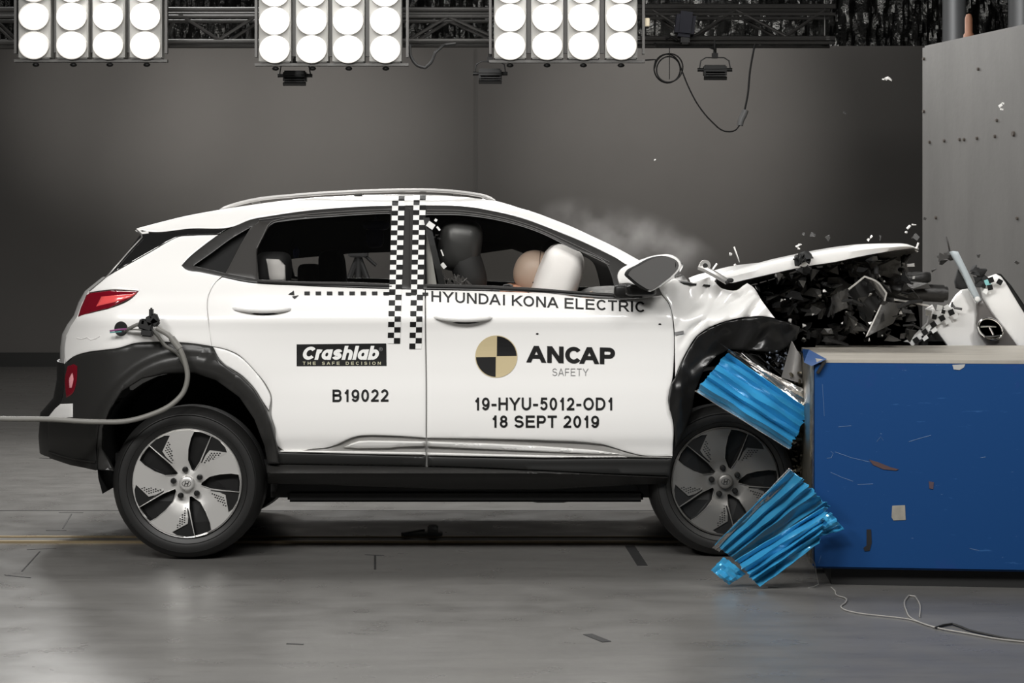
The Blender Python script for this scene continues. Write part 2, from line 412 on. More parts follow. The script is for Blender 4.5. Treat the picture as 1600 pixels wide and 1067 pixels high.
# ------------------------------------------------------------------ the hall
floor_m = mat('concrete_floor', (.132, .128, .122), .36, spec=.33, var=(3.0, .13, (.35, 2.0, 1)), bump=(18, .03, .002))
nt = floor_m.node_tree
b = nt.nodes['Principled BSDF']; n = nt.nodes.new('ShaderNodeTexNoise'); n.inputs['Scale'].default_value = 5; n.inputs['Detail'].default_value = 9
mr = nt.nodes.new('ShaderNodeMapRange'); mr.inputs['From Min'].default_value = .35; mr.inputs['From Max'].default_value = .65; mr.inputs['To Min'].default_value = .27; mr.inputs['To Max'].default_value = .36
nt.links.new(nt.nodes['Texture Coordinate'].outputs['Object'], n.inputs['Vector']); nt.links.new(n.outputs['Fac'], mr.inputs['Value']); nt.links.new(mr.outputs[0], b.inputs['Roughness'])
# fine dark scuffs
n3 = nt.nodes.new('ShaderNodeTexNoise'); n3.inputs['Scale'].default_value = 9; n3.inputs['Detail'].default_value = 10; n3.inputs['Roughness'].default_value = .75
mp3 = nt.nodes.new('ShaderNodeMapping'); mp3.inputs['Scale'].default_value = (.35, 2.5, 1)
cr = nt.nodes.new('ShaderNodeMapRange'); cr.inputs['From Min'].default_value = .30; cr.inputs['From Max'].default_value = .47; cr.inputs['To Min'].default_value = .72; cr.inputs['To Max'].default_value = 1.0
src = b.inputs['Base Color'].links[0].from_socket; sc2 = nt.nodes.new('ShaderNodeVectorMath'); sc2.operation = 'SCALE'
nt.links.new(nt.nodes['Texture Coordinate'].outputs['Object'], mp3.inputs[0]); nt.links.new(mp3.outputs[0], n3.inputs['Vector']); nt.links.new(n3.outputs['Fac'], cr.inputs['Value'])
nt.links.new(src, sc2.inputs[0]); nt.links.new(cr.outputs[0], sc2.inputs['Scale']); nt.links.new(sc2.outputs[0], b.inputs['Base Color'])
bm = bmesh.new(); box(bm, (0, 3, -.1), (26, 26.2, .2)); o = bmobj('floor', bm, floor_m, smooth=False); tag(o, 'grey polished concrete floor with scuffs', None, kind='structure')
wall_m = mat('grey_wall', (.115, .109, .103), .75, spec=.2, var=(.5, .06, (1, 1, 1)))
bm = bmesh.new(); box(bm, (0, 16.1, 1.94), (26, .2, 3.88)); tag(bmobj('wall_back', bm, wall_m, smooth=False), 'plain dark grey back wall', None, kind='structure')
base_m = mat('baseboard_black', (.014, .014, .013), .5)
bm = bmesh.new(); box(bm, (0, 15.97, .085), (26, .05, .17)); tag(bmobj('baseboard_back', bm, base_m, smooth=False), 'black baseboard along the back wall', None, kind='structure')
# fine panel seams in the back wall
seam_m = mat('seam', (.095, .091, .086), .8)
bm = bmesh.new()
for px in (745,): box(bm, (P(px, 0, 15.99).x, 15.995, 2.0), (.012, .012, 3.7))
tag(bmobj('trim_1', bm, seam_m, smooth=False), 'vertical seams in the back wall', None, kind='structure')
# crinkled foil insulation above the wall
foil = mat('foil', (.06, .06, .058), .24, .9, bump=(30, .8, .02))
bm = bmesh.new(); NX, NZ = 420, 46; g = []
for j in range(NZ+1):
    row = []
    for i in range(NX+1):
        x = -6.5+13*i/NX; z = 3.75+2.4*j/NZ
        v = noise.noise(Vector((x*9, z*2.2, 0)))*.10+noise.noise(Vector((x*26, z*6, 3)))*.07+abs(math.sin(x*14))*.05
        row.append(bm.verts.new((x, 17.2+v, z)))
    g.append(row)
for j in range(NZ):
    for i in range(NX): bm.faces.new((g[j][i], g[j][i+1], g[j+1][i+1], g[j+1][i]))
o = bmobj('wall_upper', bm, foil, smooth=True, ang=30); tag(o, 'dark crinkled foil insulation above the grey back wall', None, kind='structure')
bm = bmesh.new(); box(bm, (0, 3, 7.1), (26, 29, .2)); tag(bmobj('ceiling', bm, mat('ceiling_dark', (.02, .02, .02), .9), smooth=False), 'dark ceiling', None, kind='structure')
# spots raking the foil so that it glints
area('foil_light', (2.2, 15.2, 6.4), (2.6, 17.2, 4.3), 1.6, .3, 110)

# ------------------------------------------------------------------ floor rail and marks
t = empty('floor_rail', (0, .62, 0), 'steel tow track with brass edges in the floor, running left to right under the car', 'rail')
brass = mat('brass_edge', (.42, .33, .20), .35, .7)
bm = bmesh.new()
for yy in (.57, .73): box(bm, (-.6, yy-.62, .005), (7.4, .035, .010))
bmobj('rail_edge', bm, brass, t, smooth=False)
bm = bmesh.new(); box(bm, (-.6, .65-.62, .003), (7.4, .09, .006)); bmobj('rail_slot', bm, mat('slot_steel', (.13, .125, .115), .4, .6), t, smooth=False)
bm = bmesh.new(); box(bm, (0, 1.79, .0008), (24, .014, .0016)); tag(bmobj('trim_2', bm, clad_dark, smooth=False), 'dark joint line across the floor behind the car', None, kind='structure')
tape_m = mat('black_floor_tape', (.02, .02, .02), .7, var=(60, .5, (1, 1, 1)))
def ground(px, py): d = F*H/(py-HZ); return Vector(((px-800)/F*d, d-D, 0))
def floor_mark(segs, label, wid=.006, group=None):
    c = ground(*segs[0][0]); bm = bmesh.new()
    for (a, b_) in segs:
        A, B = ground(*a)-c, ground(*b_)-c; d_ = B-A; ang = math.atan2(d_.y, d_.x)
        box(bm, ((A+B)/2)+Vector((0, 0, .001)), (d_.length, wid, .0015), Euler((0, 0, ang)))
    o = bmobj('floor_tape_mark', bm, tape_m, smooth=False); o.location = c; tag(o, label, 'floor marking', group); return o
floor_mark([((92, 801), (130, 801)), ((112, 803), (98, 826)), ((72, 829), (104, 829))], 'thin black cross-barred floor mark behind the brass track, left of the rear wheel')
floor_mark([((42, 859), (88, 857)), ((62, 862), (34, 893)), ((8, 899), (48, 903))], 'thin black cross-barred floor mark in front of the brass track, at the left edge')
floor_mark([((570, 867), (600, 868)), ((586, 868), (586, 890))], 'small black T mark on the floor in front of the sill', .009)
floor_mark([((984, 853), (1004, 884))], 'dark rectangular cover strip set in the floor near the front wheel', .045)
floor_mark([((918, 991), (948, 1003))], 'short dark tape strip on the open floor, nearest the camera', .035)
floor_mark([((448, 1006), (474, 1007))], 'tiny dark smudge of tape on the open floor below the rear wheel', .012)
floor_mark([((62, 716), (80, 717))], 'tiny dark tape piece on the far floor, left of the rear bumper', .02)
# small grey bracket and lettering-like plate under the car
bm = bmesh.new(); box(bm, (0, 0, .01), (.16, .07, .02), bev=.004); box(bm, (.035, 0, .03), (.05, .05, .05), bev=.006); box(bm, (-.06, .01, .015), (.02, .16, .02), Euler((0, 0, -.6)))
o = bmobj('floor_bracket', bm, mat('bracket_grey', (.22, .22, .21), .5)); o.location = ground(665, 838); tag(o, 'small grey metal bracket on the dark floor under the middle of the car', 'bracket')
# ------------------------------------------------------------------ concrete block on the right
conc = mat('concrete_block', (.095, .092, .088), .6, spec=.35, var=(1.4, .16, (2.2, 2.2, .5)), bump=(30, .15, .004))
root_c = Vector((2.39, 3.0, 0))
t = empty('crash_block', root_c, 'tall massive grey steel-faced concrete block at the right edge of the hall', 'crash barrier block')
dv = Vector((.31, -1.15, 0)); fp = [Vector((0, 0, 0)), dv*3.1, dv*3.1+Vector((3, 0, 0)), Vector((4, 0, 0))]
bm = bmesh.new(); zt = 2.562
lo = [bm.verts.new(p) for p in fp]; hi = [bm.verts.new(p+Vector((0, 0, zt))) for p in fp]
for i in range(4): bm.faces.new((lo[i], lo[(i+1) % 4], hi[(i+1) % 4], hi[i]))
bm.faces.new(hi); bm.faces.new(lo[::-1]); bmesh.ops.recalc_face_normals(bm, faces=bm.faces)
bmesh.ops.bevel(bm, geom=bm.edges[:], offset=.012, segments=2, affect='EDGES')
bmobj('block_body', bm, conc, t)
nrm = Vector((-1.15, -.31, 0)).normalized()
def on_block(px, py):
    # intersection of the view ray with the block face
    dirx = Vector(((px-800)/F, 1, -(py-HZ)/F)); o0 = Vector((0, -D, H)); tt = (root_c-o0).dot(nrm)/dirx.dot(nrm); return o0+dirx*tt-root_c
rustm = mat('bolt_rust', (.05, .04, .032), .7)
for (px, py) in ((1444, 92), (1444, 174), (1453, 222), (1476, 220), (1500, 218), (1507, 218), (1527, 216), (1555, 213), (1584, 209), (1558, 188), (1529, 108), (1590, 341), (1463, 340)):
    bm = bmesh.new(); r = .010 if px != 1584 else .016
    bmesh.ops.create_cone(bm, cap_ends=True, segments=10, radius1=r, radius2=r*.8, depth=.012); bmesh.ops.rotate(bm, verts=bm.verts, matrix=Vector((0, 0, 1)).rotation_difference(nrm).to_matrix())
    o = bmobj('bolt', bm, rustm, t); o.location = on_block(px, py)+nrm*.004
# posts beyond the block
for px, r_, y_, lab in ((1491, .085, 6.0, 'vertical grey steel post rising behind the left part of the concrete block'), (1597, .10, 6.0, 'vertical grey steel post behind the block at the right edge of the photo')):
    bm = bmesh.new(); c = P(px, 60, y_); tube(bm, [(0, 0, 0), (0, 0, 6.9)], r_, 20); tube(bm, [(0, 0, 0), (0, 0, .04)], r_*1.6, 20)
    o = bmobj('steel_post', bm, mat('post_grey', (.16, .165, .17), .45, .4)); o.location = (c.x, y_, 0); tag(o, lab, 'post')
c = P(1479, 62, 2.7); c.z = 2.565
t2 = empty('beacon', (root_c.x+.22, 2.75, zt), 'small orange-brown beacon standing on top of the concrete block beside the post', 'beacon')
bm = bmesh.new(); lathe(bm, [(0, .0), (.030, 0), (.030, .04), (.022, .05), (.022, .13), (.015, .155), (0, .16)], 20); bmesh.ops.rotate(bm, verts=bm.verts, matrix=Matrix.Rotation(math.pi/2, 3, 'X'))
bmobj('beacon_lens', bm, mat('beacon_orange', (.20, .09, .05), .6), t2)
bm = bmesh.new(); box(bm, (0, 0, .01), (.09, .07, .02), bev=.003); bmobj('base', bm, mat('beacon_base', (.3, .15, .09), .6), t2)

# ------------------------------------------------------------------ lamp banks
lampm = mat('lamp_glow', (1, .99, .97), .3, emit=1.25)
ringm = mat('lamp_ring', (.55, .53, .5), .4, .3)
housing = mat('lamp_housing', (.26, .255, .24), .5)
YB = 5.5
def ubank(name, xs, rows, ybot, frame, label, k=(D+YB)/F, tilt=0):
    c = P((frame[0]+frame[1])/2, ybot, YB); t = empty(name, c, label, 'lamp bank', 'lamp banks hanging from the truss')
    def L(px, py, dy=0): q = P(px, py, YB)-c; q.y += dy; return q
    for i, x in enumerate(xs):
        wd = 50*k; top = rows[-1]-26; hz = (ybot-4-top)*k
        cc = L(x, (ybot-4+top)/2, .09)
        bm = bmesh.new(); vv = box(bm, cc, (wd, .16, hz), bev=.008)
        col = bmobj('lamp_column', bm, housing, t)
        for y in rows:
            dx = (y-rows[0])*tilt
            bm = bmesh.new(); R = 22.5*k
            lathe(bm, [(0, -.028), (R*.5, -.024), (R*.8, -.014), (R*.96, .0)], 36)
            bmesh.ops.recalc_face_normals(bm, faces=bm.faces)
            o = bmobj('lamp', bm, lampm, col); o.scale.z = .92; o.location = L(x+dx, y, -.002)
            bm = bmesh.new(); lathe(bm, [(R*.95, .0), (R*.97, -.012), (R*1.05, -.012), (R*1.08, .012)], 36)
            o = bmobj('lamp_ring', bm, ringm, col); o.scale.z = .92; o.location = L(x+dx, y, 0)
        # knob under each column
        bm = bmesh.new(); bmesh.ops.create_uvsphere(bm, u_segments=12, v_segments=8, radius=5.5*k); bmesh.ops.scale(bm, vec=(1, 1, .6), verts=bm.verts)
        o = bmobj('clamp_knob', bm, darkmetal, t); o.location = L(x, ybot+5, .06)
    bm = bmesh.new()
    x0, x1 = frame
    for xx in (x0, x1): box(bm, L(xx, (ybot-130)/2-5, 0.06), (4*k, .05, (ybot+115)*k))
    box(bm, L((x0+x1)/2, ybot-1, .06), ((x1-x0+4)*k, .05, 4*k))
    for i in range(3):
        xm = (xs[i]+xs[i+1])/2; box(bm, L(xm, (ybot-130)/2-5, .12), (7*k, .04, (ybot+110)*k))
    bmobj('frame', bm, steel, t, smooth=False)
    return t
ubank('lamp_bank', [53, 112, 169, 227], [71, 26, -18, -62], 95, (22, 258), 'leftmost hanging bank of white round floodlamps')
ubank('lamp_bank', [429, 487, 544, 602], [77, 33, -11, -55], 101, (399, 636), 'middle hanging bank of white round floodlamps')
ubank('lamp_bank', [797, 855, 912, 971], [72, 28, -16, -60], 96, (766, 1006), 'rightmost hanging bank of white round floodlamps')

# ------------------------------------------------------------------ trusses
def truss(x0, x1, Y, ys, label, dgl):
    c = P((x0+x1)/2, 70, Y); t = empty('lighting_truss', c, label, 'truss', 'lighting trusses')
    def L(px, py, dy=0): q = P(px, py, Y)-c; q.y += dy; return q
    for py, r_ in ys:
        for dy in (0, .3):
            bm = bmesh.new(); tube(bm, [L(x0, py, dy), L(x1, py, dy)], r_, 8); bmobj('chord', bm, steel, t)
    for (a, b_) in dgl:
        for dy in (0, .3):
            bm = bmesh.new(); tube(bm, [L(*a, dy), L(*b_, dy)], .012, 6); bmobj('brace', bm, steel, t)
    for xx in (x0+12, x1-12):
        bm = bmesh.new(); q = L(xx, ys[0][0], .15); box(bm, q, (.03, .34, .03)); tube(bm, [q, Vector((q.x, q.y, 7.0-c.z))], .006, 6); bmobj('hanger', bm, steel, t)
    return t
zz = [(24, -22), (66, -22)]
def zig(x0, x1, ya, yb, st):
    r = []; x = x0; f_ = 0
    while x+st <= x1: r.append(((x, ya if f_ else yb), (x+st, yb if f_ else ya))); f_ ^= 1; x += st
    return r
YT = 5.95
truss(-60, 45, YT, [(66, .02), (15, .02), (26, .014)], 'short truss end at the far left behind the first lamp bank', zig(-60, 40, 26, 64, 40))
truss(240, 500, YT, [(65, .018), (15, .018), (26, .014)], 'truss between the left and middle lamp banks', [((280, 22), (342, 62)), ((342, 62), (405, 22)), ((240, 62), (262, 24))])
truss(610, 790, YT, [(64, .018), (15, .018), (26, .014)], 'truss between the middle and right lamp banks', [((640, 62), (700, 26)), ((700, 26), (765, 55))])
truss(985, 1305, 8.0, [(60, .022), (10, .022), (22, .014), (67, .014)], 'dark truss right of the right lamp bank, in front of the foil', [((1085, 56), (1150, 15)), ((1228, 56), (1290, 15)), ((1150, 15), (1228, 56)), ((1020, 15), (1085, 56))])

# small hanging floodlights
def floodlight(px, py, label, pole_top=None, Y=5.98):
    k = (D+Y)/F; c = P(px, py, Y); t = empty('floodlight', c, label, 'floodlight', 'small black floodlights under the truss')
    bm = bmesh.new()
    box(bm, (0, 0, -4*k), (36*k, .10, 18*k), bev=.01)
    for z_ in (-9, -5, -1): box(bm, (0, -.055, z_*k), (34*k, .012, 1.5*k))
    bmobj('housing', bm, darkmetal, t)
    bm = bmesh.new(); box(bm, (0, -.04, -16*k), (36*k, .02, 5*k), Euler((.5, 0, 0)), bev=.002); box(bm, (0, -.045, -9*k), (30*k, .01, 6*k)); bmobj('visor', bm, black_gloss, t, smooth=False)
    bm = bmesh.new(); tube(bm, [(-24*k, 0, 0), (-22*k, 0, 12*k), (-14*k, 0, 17*k), (14*k, 0, 17*k), (22*k, 0, 12*k), (24*k, 0, 0)], 1.0*k, 6)
    for s_ in (-1, 1): tube(bm, [(s_*18*k, 0, -2*k), (s_*27*k, 0, -2*k)], 3*k, 10)
    bmobj('yoke', bm, darkmetal, t)
    bm = bmesh.new(); tube(bm, [(0, 0, 16*k), (0, 0, (pole_top or 52)*k)], 2.6*k, 8); box(bm, (0, 0, 20*k), (9*k, .05, 8*k)); bmobj('hanger_pole', bm, blackcab, t)
floodlight(461, 116, 'small black floodlight hanging under the middle lamp bank')
floodlight(766, 113, 'small black floodlight under the left end of the right lamp bank')
floodlight(1117, 107, 'small black floodlight hanging alone on a pole, right of all lamp banks', 48, 8.0)
# dark blue covered camera unit on the truss
c = P(1070, 45, 7.95); t = empty('overhead_camera', c, 'dark blue-black hooded camera clamped on the right truss', 'camera'); k = (D+7.95)/F
bm = bmesh.new(); vv = box(bm, (0, 0, 6*k), (30*k, .2, 40*k), Euler((0, .12, 0)), bev=.03); bmobj('camera_hood', bm, mat('navy_cover', (.008, .009, .022), .6), t)
bm = bmesh.new(); box(bm, (0, 0, -17*k), (14*k, .12, 14*k), bev=.01); tube(bm, [(-48*k, 0, -22*k), (-42*k, 0, -28*k), (38*k, 0, -28*k), (46*k, 0, -31*k)], 2.2*k, 8); tube(bm, [(-30*k, 0, -16*k), (-22*k, 0, -12*k), (-12*k, 0, -18*k)], 2.2*k, 8); bmobj('mounting_arm', bm, darkmetal, t)
# small junction tag on the bank frame
bm = bmesh.new(); box(bm, (0, 0, 0), (.045, .03, .06), bev=.004); o = bmobj('cable_tag', bm, mat('tag_cream', (.5, .44, .32), .6)); o.location = P(1010, 35, YB+.06); tag(o, 'small cream tag on the right edge of the rightmost lamp bank', 'tag')
# cables
def cable(name, pts, r, m, label, cat='cable', Y=None, n=8):
    pts = [P(*p) if len(p) == 3 else P(*p, Y) for p in pts]; c = pts[0].copy(); bm = bmesh.new()
    tube(bm, [q-c for q in curve_pts(pts, n)], r, 8); o = bmobj(name, bm, m); o.location = c; tag(o, label, cat); return o
cable('hanging_cable', [(640, 70, 5.6), (642, 88, 5.6), (652, 102, 5.6), (664, 106, 5.6), (673, 98, 5.6), (680, 82, 5.6), (694, 70, 5.7), (712, 68, 5.7)], .011, blackcab, 'thick black cable looping down beside the middle lamp bank')
k = (D+8.0)/F
pts = [P(1008, 94, 8.0), P(1024, 93, 8.0)]
for a in range(0, 900, 30):
    rr = 21+2.5*math.sin(a*.011); pts.append(P(1044+1.5*math.sin(a*.02)-rr*math.cos(math.radians(a)), 107-rr*math.sin(math.radians(a)), 8.0+a*.0002))
pts += [P(1066, 112, 8.0), P(1074, 132, 8.0), (P(1092, 166, 8.0)), P(1112, 190, 8.0), P(1132, 205, 8.0), P(1148, 204, 8.0), P(1157, 194, 8.0)]
root = empty('extension_lead', P(1044, 70, 8.0), 'black cable coiled in a ring with an inline grey connector, hanging from the right truss', 'cable')
bm = bmesh.new(); tube(bm, [q-root.location for q in curve_pts(pts, 4)], 1.15*k, 6); bmobj('lead', bm, blackcab, root)
bm = bmesh.new(); tube(bm, [q-root.location for q in curve_pts([P(1163, 174, 8.0), P(1168, 150, 8.0), P(1172, 110, 8.0), P(1180, 66, 8.0)], 6)], 1.5*k, 8); bmobj('lead', bm, blackcab, root)
bm = bmesh.new(); tube(bm, [q-root.location for q in curve_pts([P(1156, 196, 8.0), P(1158, 188, 8.0), P(1162, 180, 8.0), P(1165, 172, 8.0)], 3)], 5*k, 10); bmobj('connector', bm, mat('connector_grey', (.20, .2, .2), .5), root)
bm = bmesh.new(); tube(bm, [q-root.location for q in (P(1046, 58, 8.0), P(1046, 124, 8.0))], .7*k, 5); bmobj('hanging_wire', bm, blackcab, root)

# tripod beyond the car
Y = 6.0; k = (D+Y)/F; c = P(560, 400, Y); base = Vector((c.x, Y, 0)); t = empty('tripod', base, 'black camera tripod standing far behind the car, seen through the rear door window', 'tripod')
topz = P(560, 392, Y).z; apex = Vector((0, 0, P(0, 400, Y).z))
for (dx, dy) in ((-.52, -.15), (.52, -.15), (.0, .5)):
    bm = bmesh.new(); q = Vector((dx, dy, 0)); tube(bm, [apex, apex.lerp(q, .42)], .022, 8); tube(bm, [apex.lerp(q, .4), q+Vector((0, 0, .01))], .015, 8); box(bm, apex.lerp(q, .42), (.05, .05, .05)); bmobj('leg', bm, blackcab, t)
bm = bmesh.new(); tube(bm, [apex-Vector((0, 0, .35)), apex+Vector((0, 0, .03))], .03, 10); bmobj('centre_column', bm, blackcab, t)
bm = bmesh.new(); box(bm, apex+Vector((0, 0, .02)), (.14, .12, .06), bev=.01); tube(bm, [apex+Vector((.05, 0, 0)), apex+Vector((.13, 0, -.07))], .012, 8); bmobj('head', bm, blackcab, t)
# ================================================================== THE CAR
car = empty('car', (0, 0, 0), 'white electric crossover car seen side on, its crushed nose pressed into the blue barrier', 'car')
def blob(bm, c, s, e=.6, rot=None, mi=0, seg=28, rings=16):
    """superellipsoid"""
    sg = lambda v, p: math.copysign(abs(v)**p, v); G = []
    for j in range(rings+1):
        th = -math.pi/2+math.pi*j/rings; row = []
        for i in range(seg):
            ph = 2*math.pi*i/seg
            p = Vector((sg(math.cos(th), e)*sg(math.cos(ph), e)*s[0]/2, sg(math.cos(th), e)*sg(math.sin(ph), e)*s[1]/2, sg(math.sin(th), e)*s[2]/2))
            if rot: p.rotate(rot)
            row.append(p+Vector(c))
        G.append(row)
    vr = [[bm.verts.new(p) for p in r] if 0 < j < rings else [bm.verts.new(r[0])] for j, r in enumerate(G)]
    for a, b_ in zip(vr, vr[1:]):
        for i in range(seg):
            q = []
            for v in (a[i % len(a)], a[(i+1) % seg % len(a)], b_[(i+1) % seg % len(b_)], b_[i % len(b_)]):
                if v not in q: q.append(v)
            f = bm.faces.new(q); f.material_index = mi

# --- side panels
TOP = [(213, 357), (230, 352.5), (257, 345.5), (290, 337.5), (324, 331), (380, 322), (430, 315), (480, 310), (549, 306), (633, 304), (700, 305.5), (745, 310), (775, 314), (809, 324), (840, 333.5), (865, 343), (895, 355), (921, 367), (963, 387), (1003, 409)]
FR = [(987, 415), (960, 401.5), (935, 389), (908, 376.5), (879, 364.5), (850, 353), (823, 343), (796, 335.5), (766, 329), (745, 325), (724, 322.5), (665, 320.8), (613, 321.2), (549, 323.6), (478, 329.5), (422, 337.6), (392, 343), (364, 354)]
panel('roof_side', TOP+FR+[(300, 357), (225, 360.5)], paint, car, bev=2, bevd=.003, seg=6, inset=0)
quarter = [(279, 370), (300, 368), (341, 367), (318, 384), (293, 405), (284, 415), (289, 420), (313, 425), (346.7, 432), (338, 440), (330, 452), (325, 465), (324, 480), (325.6, 499), (329, 525), (331, 541),
           (295, 536), (257, 534.4), (235, 534.5), (212, 536), (184, 544), (160, 547), (137, 550), (115, 557), (101, 568), (100, 545), (103.6, 524.5), (112, 508), (121, 496), (144, 488.5), (172, 481.5), (206, 466), (217, 454.6), (172.4, 452.6), (138, 457), (150, 446), (164, 434.6), (190, 419), (217, 404), (240, 391), (262, 378)]
panel('quarter_panel', quarter, paint, car, seg=6)
panel('quarter_panel', [(333, 542), (350, 545.5), (372, 555), (397, 578.5), (416, 604.5), (423, 621), (420, 641), (412, 630), (397, 606), (377, 586), (363, 577), (349, 568), (341, 558)], paint, car, seg=5, bev=2)
door_r = [(347.5, 433), (380, 440), (464, 446), (549, 449.5), (613, 451.5), (664, 452.8), (664, 490), (664.5, 533), (665.5, 600), (665.5, 684), (635, 681.8), (602, 680.4), (580, 679.8), (566, 680.4), (552, 683), (540, 688), (525, 695), (510, 699.5), (494, 701), (438, 700.6), (434, 697), (430, 670), (424, 648), (425, 630), (424, 618), (417.5, 604), (397, 578), (385, 565), (372, 554), (352, 545.5), (331, 541), (328, 522), (325.6, 499), (324, 480), (325, 465), (330, 452), (338, 440)]
door_f = [(665, 452.8), (700, 453.4), (837, 457.8), (963, 467.5), (1000, 466), (1034, 461), (1042, 470), (1048, 482), (1051, 499), (1053, 520), (1053, 560), (1051, 590), (1046, 612), (1044, 626), (1047, 640), (1051, 655), (1051, 713), (1020, 713), (1002, 711.5), (980, 706), (961, 700), (945, 695), (925, 692), (850, 688), (760, 685.5), (667, 684), (667, 600), (666, 533), (665.5, 490)]
dr = panel('rear_door', door_r, paint, car); df = panel('front_door', door_f, paint, car)
fend = [(1034, 459), (1028, 446), (1054, 434.5), (1070, 443), (1090, 438.7), (1108, 432.4), (1115, 437.6), (1126, 449), (1139, 453), (1151, 453.3), (1162, 445.5), (1167.5, 442), (1175, 446.6), (1191, 470), (1211, 497), (1193, 494.3), (1169, 495), (1135, 501.7), (1108, 512), (1090, 524), (1074, 547), (1063, 569), (1055, 589), (1054.5, 562), (1054, 530), (1053, 508), (1050.5, 492), (1045, 474)]
panel('front_fender', fend, paint, car, Sf=lambda x, y: crumple(x, y), step=4, seg=5)
# --- window surrounds and glass
g_q = [(302, 415.5), (330, 396), (360, 374), (392, 355), (385, 366), (352, 427), (330, 421.5)]
g_r = [(401.5, 391), (411, 371), (422, 352.5), (428, 348.5), (440, 346.5), (520, 339), (600, 334.3), (610, 334), (610, 400), (609, 443.5), (549, 441), (464, 439.5), (403, 436.5), (401, 415)]
g_f = [(664, 336), (724, 337), (780, 345), (837, 361.5), (893, 388), (950, 417), (953, 424), (963, 458.5), (900, 455), (837, 450), (760, 446), (664, 443.8)]
fr_r = [(284.5, 416), (293, 405.5), (318, 384.5), (341, 367.5), (364, 354.5), (392, 343.6), (422, 338.2), (478, 330), (549, 324.2), (613, 321.8), (640, 321.4), (640, 451.5), (613, 450.6), (549, 448.6), (464, 445), (380, 439.2), (347, 432.3), (313, 425.4), (289, 420.5)]
fr_f = [(640, 321.4), (665, 321.4), (724, 323), (745, 325.6), (766, 329.6), (796, 336.2), (823, 343.7), (850, 353.6), (879, 365.1), (908, 377), (935, 389.6), (960, 402), (987, 415.5), (998, 428), (1004, 445), (1004, 465), (963, 466.5), (837, 456.8), (700, 452.4), (665, 451.8), (640, 451.5)]
panel('pillar_lining', [(656, 335), (665, 335), (683, 447), (656, 447)], mat('lining_grey', (.22, .215, .2), .6), car, off=.05, bev=0, smooth=False, thick=.01, mirror=False)
panel('window_frame', fr_r, trimgrey, dr, off=.006, holes=(g_q, g_r), bev=1.5, bevd=.002, inset=0, seg=5, thick=.04, mirror=False)
panel('window_frame', fr_f, trimgrey, df, off=.006, holes=(g_f,), bev=1.5, bevd=.002, inset=0, seg=5, thick=.04, mirror=False)
for src_, nm in ((fr_r, 'r'), (fr_f, 'f')): pass
fo1 = panel('far_window_frame', fr_r, trimgrey, car, off=.006, holes=(g_q, g_r), bev=0, inset=0, seg=8, step=14, thick=.04, mirror=False)
fo2 = panel('far_window_frame', fr_f, trimgrey, car, off=.006, holes=(g_f,), bev=0, inset=0, seg=8, step=14, thick=.04, mirror=False)
for o in (fo1, fo2):
    for v in o.data.vertices: v.co.y = 1.8-v.co.y
    o.data.flip_normals()
def bead(pts, r, m, parent, name='trim_bead', off=0.0, Sf=None, flat=1):
    Sf = Sf or S; bm = bmesh.new(); tube(bm, [P(x, y, Sf(x, y)+off) for x, y in [(p.x, p.y) for p in curve_pts([(a, b_, 0) for a, b_ in pts], 8.0)]], r, 6); return bmobj(name, bm, m, parent)
beadm = mat('bead_grey', (.16, .155, .15), .3, .3)
bead([(401, 388), (411, 368), (424, 346.5), (430, 344.5), (520, 335.5), (608, 330.5)], .0022, beadm, dr)
bead([(405, 333.5+10), (478, 335), (549, 329.5), (612, 327)], .0018, beadm, dr)
bead([(667, 328), (724, 329.5), (780, 338.5), (837, 355), (893, 380), (952, 409)], .0018, beadm, df)
bead([(667, 332.5), (724, 333.5), (780, 342), (837, 358.5), (893, 385), (952, 414)], .0022, beadm, df)
bead([(402, 440.5), (464, 443), (549, 445.5), (612, 447.2)], .0025, black_gloss, dr, 'window_seal')
bead([(667, 448), (760, 450.3), (837, 454), (963, 462.5)], .0025, black_gloss, df, 'window_seal')
G = lambda x, y: S(x, y)+.018
panel('window_glass', g_q, MATS['privacy_glass'], dr, Sf=G, bev=0, inset=-1.5, thick=.001, step=16)
panel('window_glass', g_r, MATS['privacy_glass'], dr, Sf=G, bev=0, inset=-1.5, thick=.001, step=16)
panel('window_glass', g_f, MATS['side_glass'], df, Sf=G, bev=0, inset=-1.5, thick=.001, step=16)
panel('quarter_pillar_trim', [(372, 388), (392, 355), (405, 345), (424, 347), (411, 371), (401, 391), (401, 437), (352, 428)], mat('pillar_trim', (.035, .033, .031), .35), dr, off=.003, bev=1, bevd=.002, thick=.005, smooth=False)
panel('quarter_lining', g_q, void, dr, off=.06, bev=0, thick=.01, step=20)
# B pillar behind the tapes
panel('centre_pillar', [(612, 330), (664, 330), (668, 450), (610, 450)], black_gloss, car, off=.012, bev=0, smooth=False, thick=.03)
# --- black rear pillar trim, lights
panel('rear_pillar_trim', [(224, 360.5), (300, 357), (363.6, 354), (352, 360), (341, 366.6), (300, 367.5), (279, 369.5), (262.4, 377.5), (240, 390.5), (217.4, 403.2), (190, 418.5), (165, 434), (195, 398)], black_gloss, car, off=.01, bev=1.5, bevd=.003, smooth=False)
TLs = lambda x, y: S(x, y)-.004
panel('tail_light', [(121.5, 495), (126, 480), (134.5, 461), (140, 457.5), (172.4, 453.4), (216.5, 455), (206, 465.5), (172.4, 481), (144, 488)], redlens, car, off=-.003, bev=2, bevd=.005, smooth=False, mirror=True)
tlb = panel('tail_light_lens', [(150, 479), (158, 463), (173, 461.5), (213, 458.5), (203, 465), (181, 472)], redbright, car, off=-.006, bev=1.5, bevd=.003, smooth=False, thick=.004, mirror=False)
